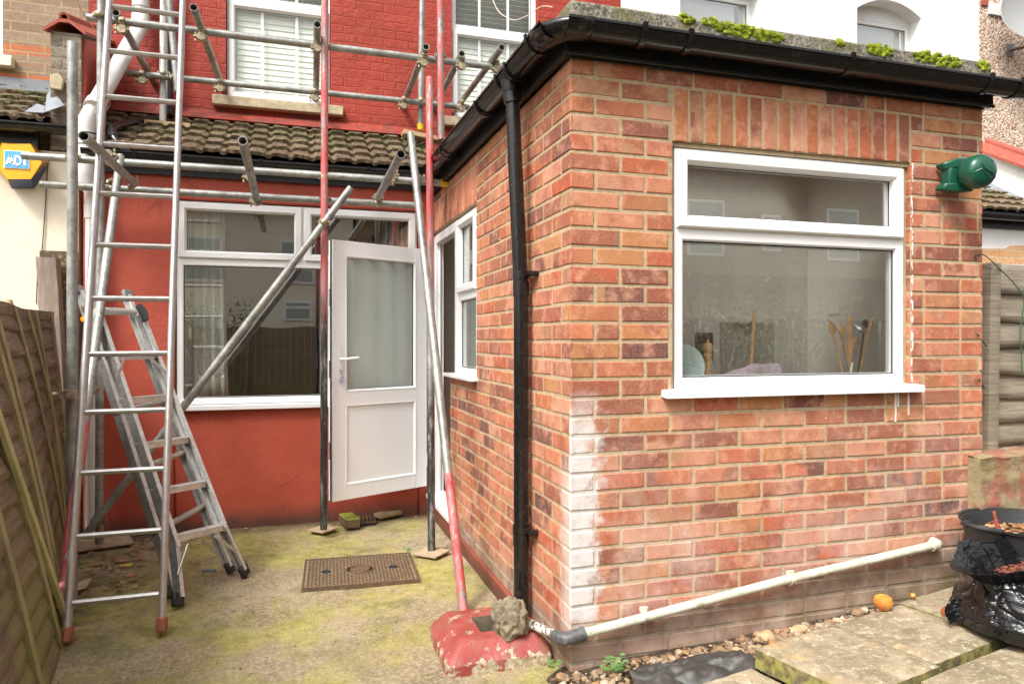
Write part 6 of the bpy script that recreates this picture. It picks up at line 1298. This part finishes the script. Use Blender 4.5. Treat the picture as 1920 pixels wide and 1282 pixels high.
mb.grid(60, 24, lambda s, t: Vector((ca.x+(cb.x-ca.x)*s, 2.9+.05*(t-.5)+.012*math.sin(s*9), wz+(.035+.075*min(1, s*1.6)*(1-.1*s)+.008*noise.noise(Vector((s*6, 0, 0))))*math.sin(PI*min(t, .999))**.35))); mb.build('cloth', M['lilac'], CP).modifiers.new('t', 'SOLIDIFY').thickness = .004
for (u, v, wd, lab) in ((1478, 688, .020, 'red and white bottle top beside the lilac cloth'), (1540, 688, .015, 'red flip bottle top between the cloth and the utensils')):
    T = thing('bottle', tuple(at(u, 700, 2.88)), lab, 'bottle'); c = at(u, 700, 2.88); c.z = wz; mb = MB(); mb.lathe(c, [(.020, 0), (.020, .012), (.012, .018), (.0, .018)], 20); mb.build('bottle', M['upvc'], T); mb = MB(); mb.lathe(c+uz*.018, [(wd*.9, 0), (wd, .02), (wd*.8, .032), (0, .034)], 20); mb.obox(c+Vector((.012, 0, .05)), ux*.012, uy*.006, uz*.004); mb.build('cap', M['redplastic'], T)
UT = thing('utensil_pot', tuple(at(1600, 700, 2.9)), 'glass pot crowded with wooden spoons, whisk and ladle at the right of the kitchen window', 'utensils'); pc_ = at(1598, 705, 2.92); pc_.z = wz-.02
mb = MB(); mb.lathe(pc_, [(.045, 0), (.05, .01), (.052, .07), (.049, .07), (.046, .012), (0, .012)], 28, closed=False); mb.build('pot', M['mint'], UT)
def spoon(u, v, ub, lab, mat='woodspoon', bowl=(.022, .010, .034), y=2.9, r=.006):
    top = at(u, v, y); b = at(ub, 702, y+.02); b.z = wz; d = (top-b).normalized(); mb = MB(); mb.tube([b, top], [r, r*.8], 10)
    if bowl: mb.blob(top-d*.005, 1, 3, .03, 1, 2, bowl, (uz.rotation_difference(d)).to_matrix())
    return mb.build('utensil', M[mat], UT, label=lab)
spoon(1560, 614, 1584, 'wooden spoon at the left of the pot', bowl=(.020, .009, .034)); spoon(1578, 618, 1600, 'second wooden spoon'); spoon(1592, 592, 1596, 'thick pale wooden rolling handle', bowl=None, r=.014); spoon(1606, 640, 1588, 'wooden spoon leaning across'); spoon(1634, 606, 1606, 'wooden spoon with a narrow bowl', bowl=(.010, .009, .034)); spoon(1622, 607, 1606, 'dark slotted spoon', 'iron', (.020, .006, .026))
top = at(1612, 618, 2.86); mb = MB(); mb.lathe(top, [(.0, .028), (.020, .024), (.033, .010), (.037, -.004), (.035, -.004), (.03, .01), (.018, .02), (0, .024)], 24, Vector((.5, -.3, .8)), closed=False); mb.tube([top, at(1592, 700, 2.9)], .003, 8); mb.build('ladle', M['steel'], UT)
mb = MB(); a, b = at(1549, 592, 2.88), at(1577, 590, 2.88); pts = [a.lerp(b, k_/40)+uz*(.008*math.sin(k_*1.1))+uy*.008*math.cos(k_*1.1) for k_ in range(41)]; mb.tube(pts, .0013, 6); mb.tube([at(1552, 598, 2.88), at(1574, 622, 2.88), at(1590, 690, 2.9)], .002, 6)
b0_ = at(1598, 694, 2.88); t0_ = at(1607, 640, 2.88); mb.tube([b0_, t0_], .002, 6); pts = [b0_.lerp(t0_, .35+.65*k_/70)+ux*.010*math.cos(k_*.9)+uy*.010*math.sin(k_*.9) for k_ in range(71)]; mb.tube(pts, .001, 5); mb.build('whisk', M['steel'], UT)
mb = MB(); mb.tube([at(1595, 698, 2.87), at(1598, 680, 2.87)], .006, 8); mb.build('brush_handle', M['mint'], UT)
# clear board and stick behind
GB2 = thing('chopping_board', tuple(at(1420, 700, 3.0)), 'dark-handled board standing behind the lilac cloth', 'chopping board'); mb = MB(); p = at(1350, 700, 3.02); q = at(1452, 605, 3.02); mb.box((p.x, 3.02, wz), (q.x, 3.027, q.z)); mb.build('board', plain('grey brown board', (.34,.32,.27), .4, 0, .05), GB2, bevel=.003)
mb = MB(); mb.tube([at(1381, 605, 3.0), at(1390, 612, 3.0), at(1400, 612, 3.0), at(1410, 603, 3.0)], [.004, .007, .007, .004], 8); mb.build('handle', M['iron'], GB2)
RS = MB(); RS.tube([Vector((at(1407, 700, 2.97).x, 2.97, wz)), at(1415, 582, 2.97)], .008, 12); tag(RS.build('wooden_stick', M['woodspoon']), 'pale wooden stick standing behind the lilac cloth', 'stick')
# ================================================================== what the windows mirror: the far side of the gardens, behind the camera
BF = thing('rear_fence', (0, -6, 0), 'brown close-board fence across the far end of the garden', 'fence')
mb = MB(); xx = -9.
while xx < 12: mb.box((xx, -6+.01*math.sin(xx*9), 0), (xx+.145, -5.98+.01*math.sin(xx*9), 1.62+.02*math.sin(xx*5))); xx += .15
mb.build('boards', M['fence'], BF, smooth=False)
mb = MB()
for x in range(-9, 12, 2): mb.box((x, -5.94, 0), (x+.09, -5.86, 1.7))
mb.build('posts', M['post'], BF, smooth=False)
def backhouse(x0, x1, y, wall, lab, wins, roofz=5.2, seed=0, name='back_house'):
    T = thing(name, ((x0+x1)/2, y, 0), lab, 'house'); mb = MB(); mb.box((x0, y-6, 0), (x1, y, roofz)); mb.build('wall', M[wall] if isinstance(wall, str) else wall, T, smooth=False)
    mb = MB(); mb.add([(x0-.2, y+.35, roofz-.1), (x1+.2, y+.35, roofz-.1), (x1+.2, y-3, roofz+2.2), (x0-.2, y-3, roofz+2.2), (x0-.2, y-6.3, roofz-.1), (x1+.2, y-6.3, roofz-.1)], [(0,1,2,3), (3,2,5,4), (0,3,4), (1,2,5)]); mb.build('roof', M['tile'], T, smooth=False)
    for wx, wz_, ww, wh in wins:
        mb = MB(); mb.box((wx, y+.002, wz_), (wx+ww, y+.05, wz_+wh)); f = mb.build('window', M['upvc'], T, smooth=False); mb = MB(); h2 = wh*.32
        mb.box((wx+.07, y+.051, wz_+.07), (wx+ww-.07, y+.056, wz_+wh-h2-.04)); mb.box((wx+.07, y+.051, wz_+wh-h2+.04), (wx+ww-.07, y+.056, wz_+wh-.07)); mb.build('pane', plain('curtained glass', (.34,.37,.36), .2), f, smooth=False)
    return T
backhouse(-12, 1.8, -11, 'cream', 'cream rendered house across the gardens', [(-9, 3, 1.3, 1.4), (-5.5, 3, 1.3, 1.4), (-5, .6, 1.6, 1.5), (-2.9, 3, 1.1, 1.3), (-2.9, .8, 1., 1.2), (-.3, 3.0, 1.0, 1.3), (-.2, 1.9, .8, .6)])
backhouse(1.9, 8.4, -11.5, 'stockdark', 'brown brick terraced house across the gardens', [(2.6, 2.9, 1.1, 1.4), (5.9, 2.9, 1.1, 1.4), (2.8, .5, 1.4, 1.5), (6, .6, 1.4, 1.4)])
T = backhouse(8.5, 19, -11.5, 'stockdark', 'wide brown brick house with a lean-to across the gardens', [(10.1, 3.6, 1.1, 1.5), (14.6, 3.6, 1.1, 1.5), (12.4, 3.8, .6, 1.)], 6.4)
mb = MB(); mb.box((9, -11.49, 0), (18, -9.6, 1.9)); mb.build('lean_to', M['stockdark'], T, smooth=False); mb = MB(); mb.add([(x, y, z) for x in (8.9, 18.1) for y, z in ((-9.4, 1.85), (-11.49, 3.1), (-11.49, 3.0), (-9.4, 1.75))], [(0,1,2,3), (7,6,5,4), (0,4,5,1), (3,2,6,7), (0,3,7,4)]); mb.build('lean_to_roof', M['tile'], T, smooth=False)
for x in (10.6, 12.6, 14.8): mb = MB(); mb.box((x, -9.599, .8), (x+.9, -9.56, 1.6)); mb.build('window', M['upvc'], T, smooth=False)
def shrub(x, y, lab, seed, n, leafy, spread):
    T = thing('garden_shrub', (x, y, 0), lab, 'shrub'); r = random.Random(seed); mb = MB(); ml = MB()
    for _ in range(n):
        a = r.random()*6.28; p = Vector((x, y, 0)); pts = [p]
        for j in range(4): p = p+Vector((math.cos(a+r.uniform(-.5, .5))*spread, math.sin(a)*spread, r.uniform(.35, .55))); pts.append(p)
        mb.tube(pts, [.012, .009, .006, .004, .002], 5, caps=False)
        for _k in range(leafy): q = pts[r.randint(2, 4)]+Vector((r.gauss(0, .14), r.gauss(0, .14), r.gauss(0, .16))); o = Vector((r.gauss(0,1), r.gauss(0,1), r.gauss(0,1))).normalized()*.035; ml.add([q, q+o, q+o+o.orthogonal().normalized()*.03, q+o.orthogonal().normalized()*.03], [(0,1,2,3)])
    mb.build('branches', M['post'], T); ml.build('leaves', M['hedge'], T)
shrub(5.6, -3.4, 'bare brown shrub in front of the far garden fence', 77, 70, 14, .24); shrub(7.6, -4.4, 'tangled shrub near the far fence, towards the wide brown house', 78, 60, 16, .26); shrub(-1.7, -4.9, 'leafy green shrub against the far fence, towards the cream house', 79, 50, 60, .2)
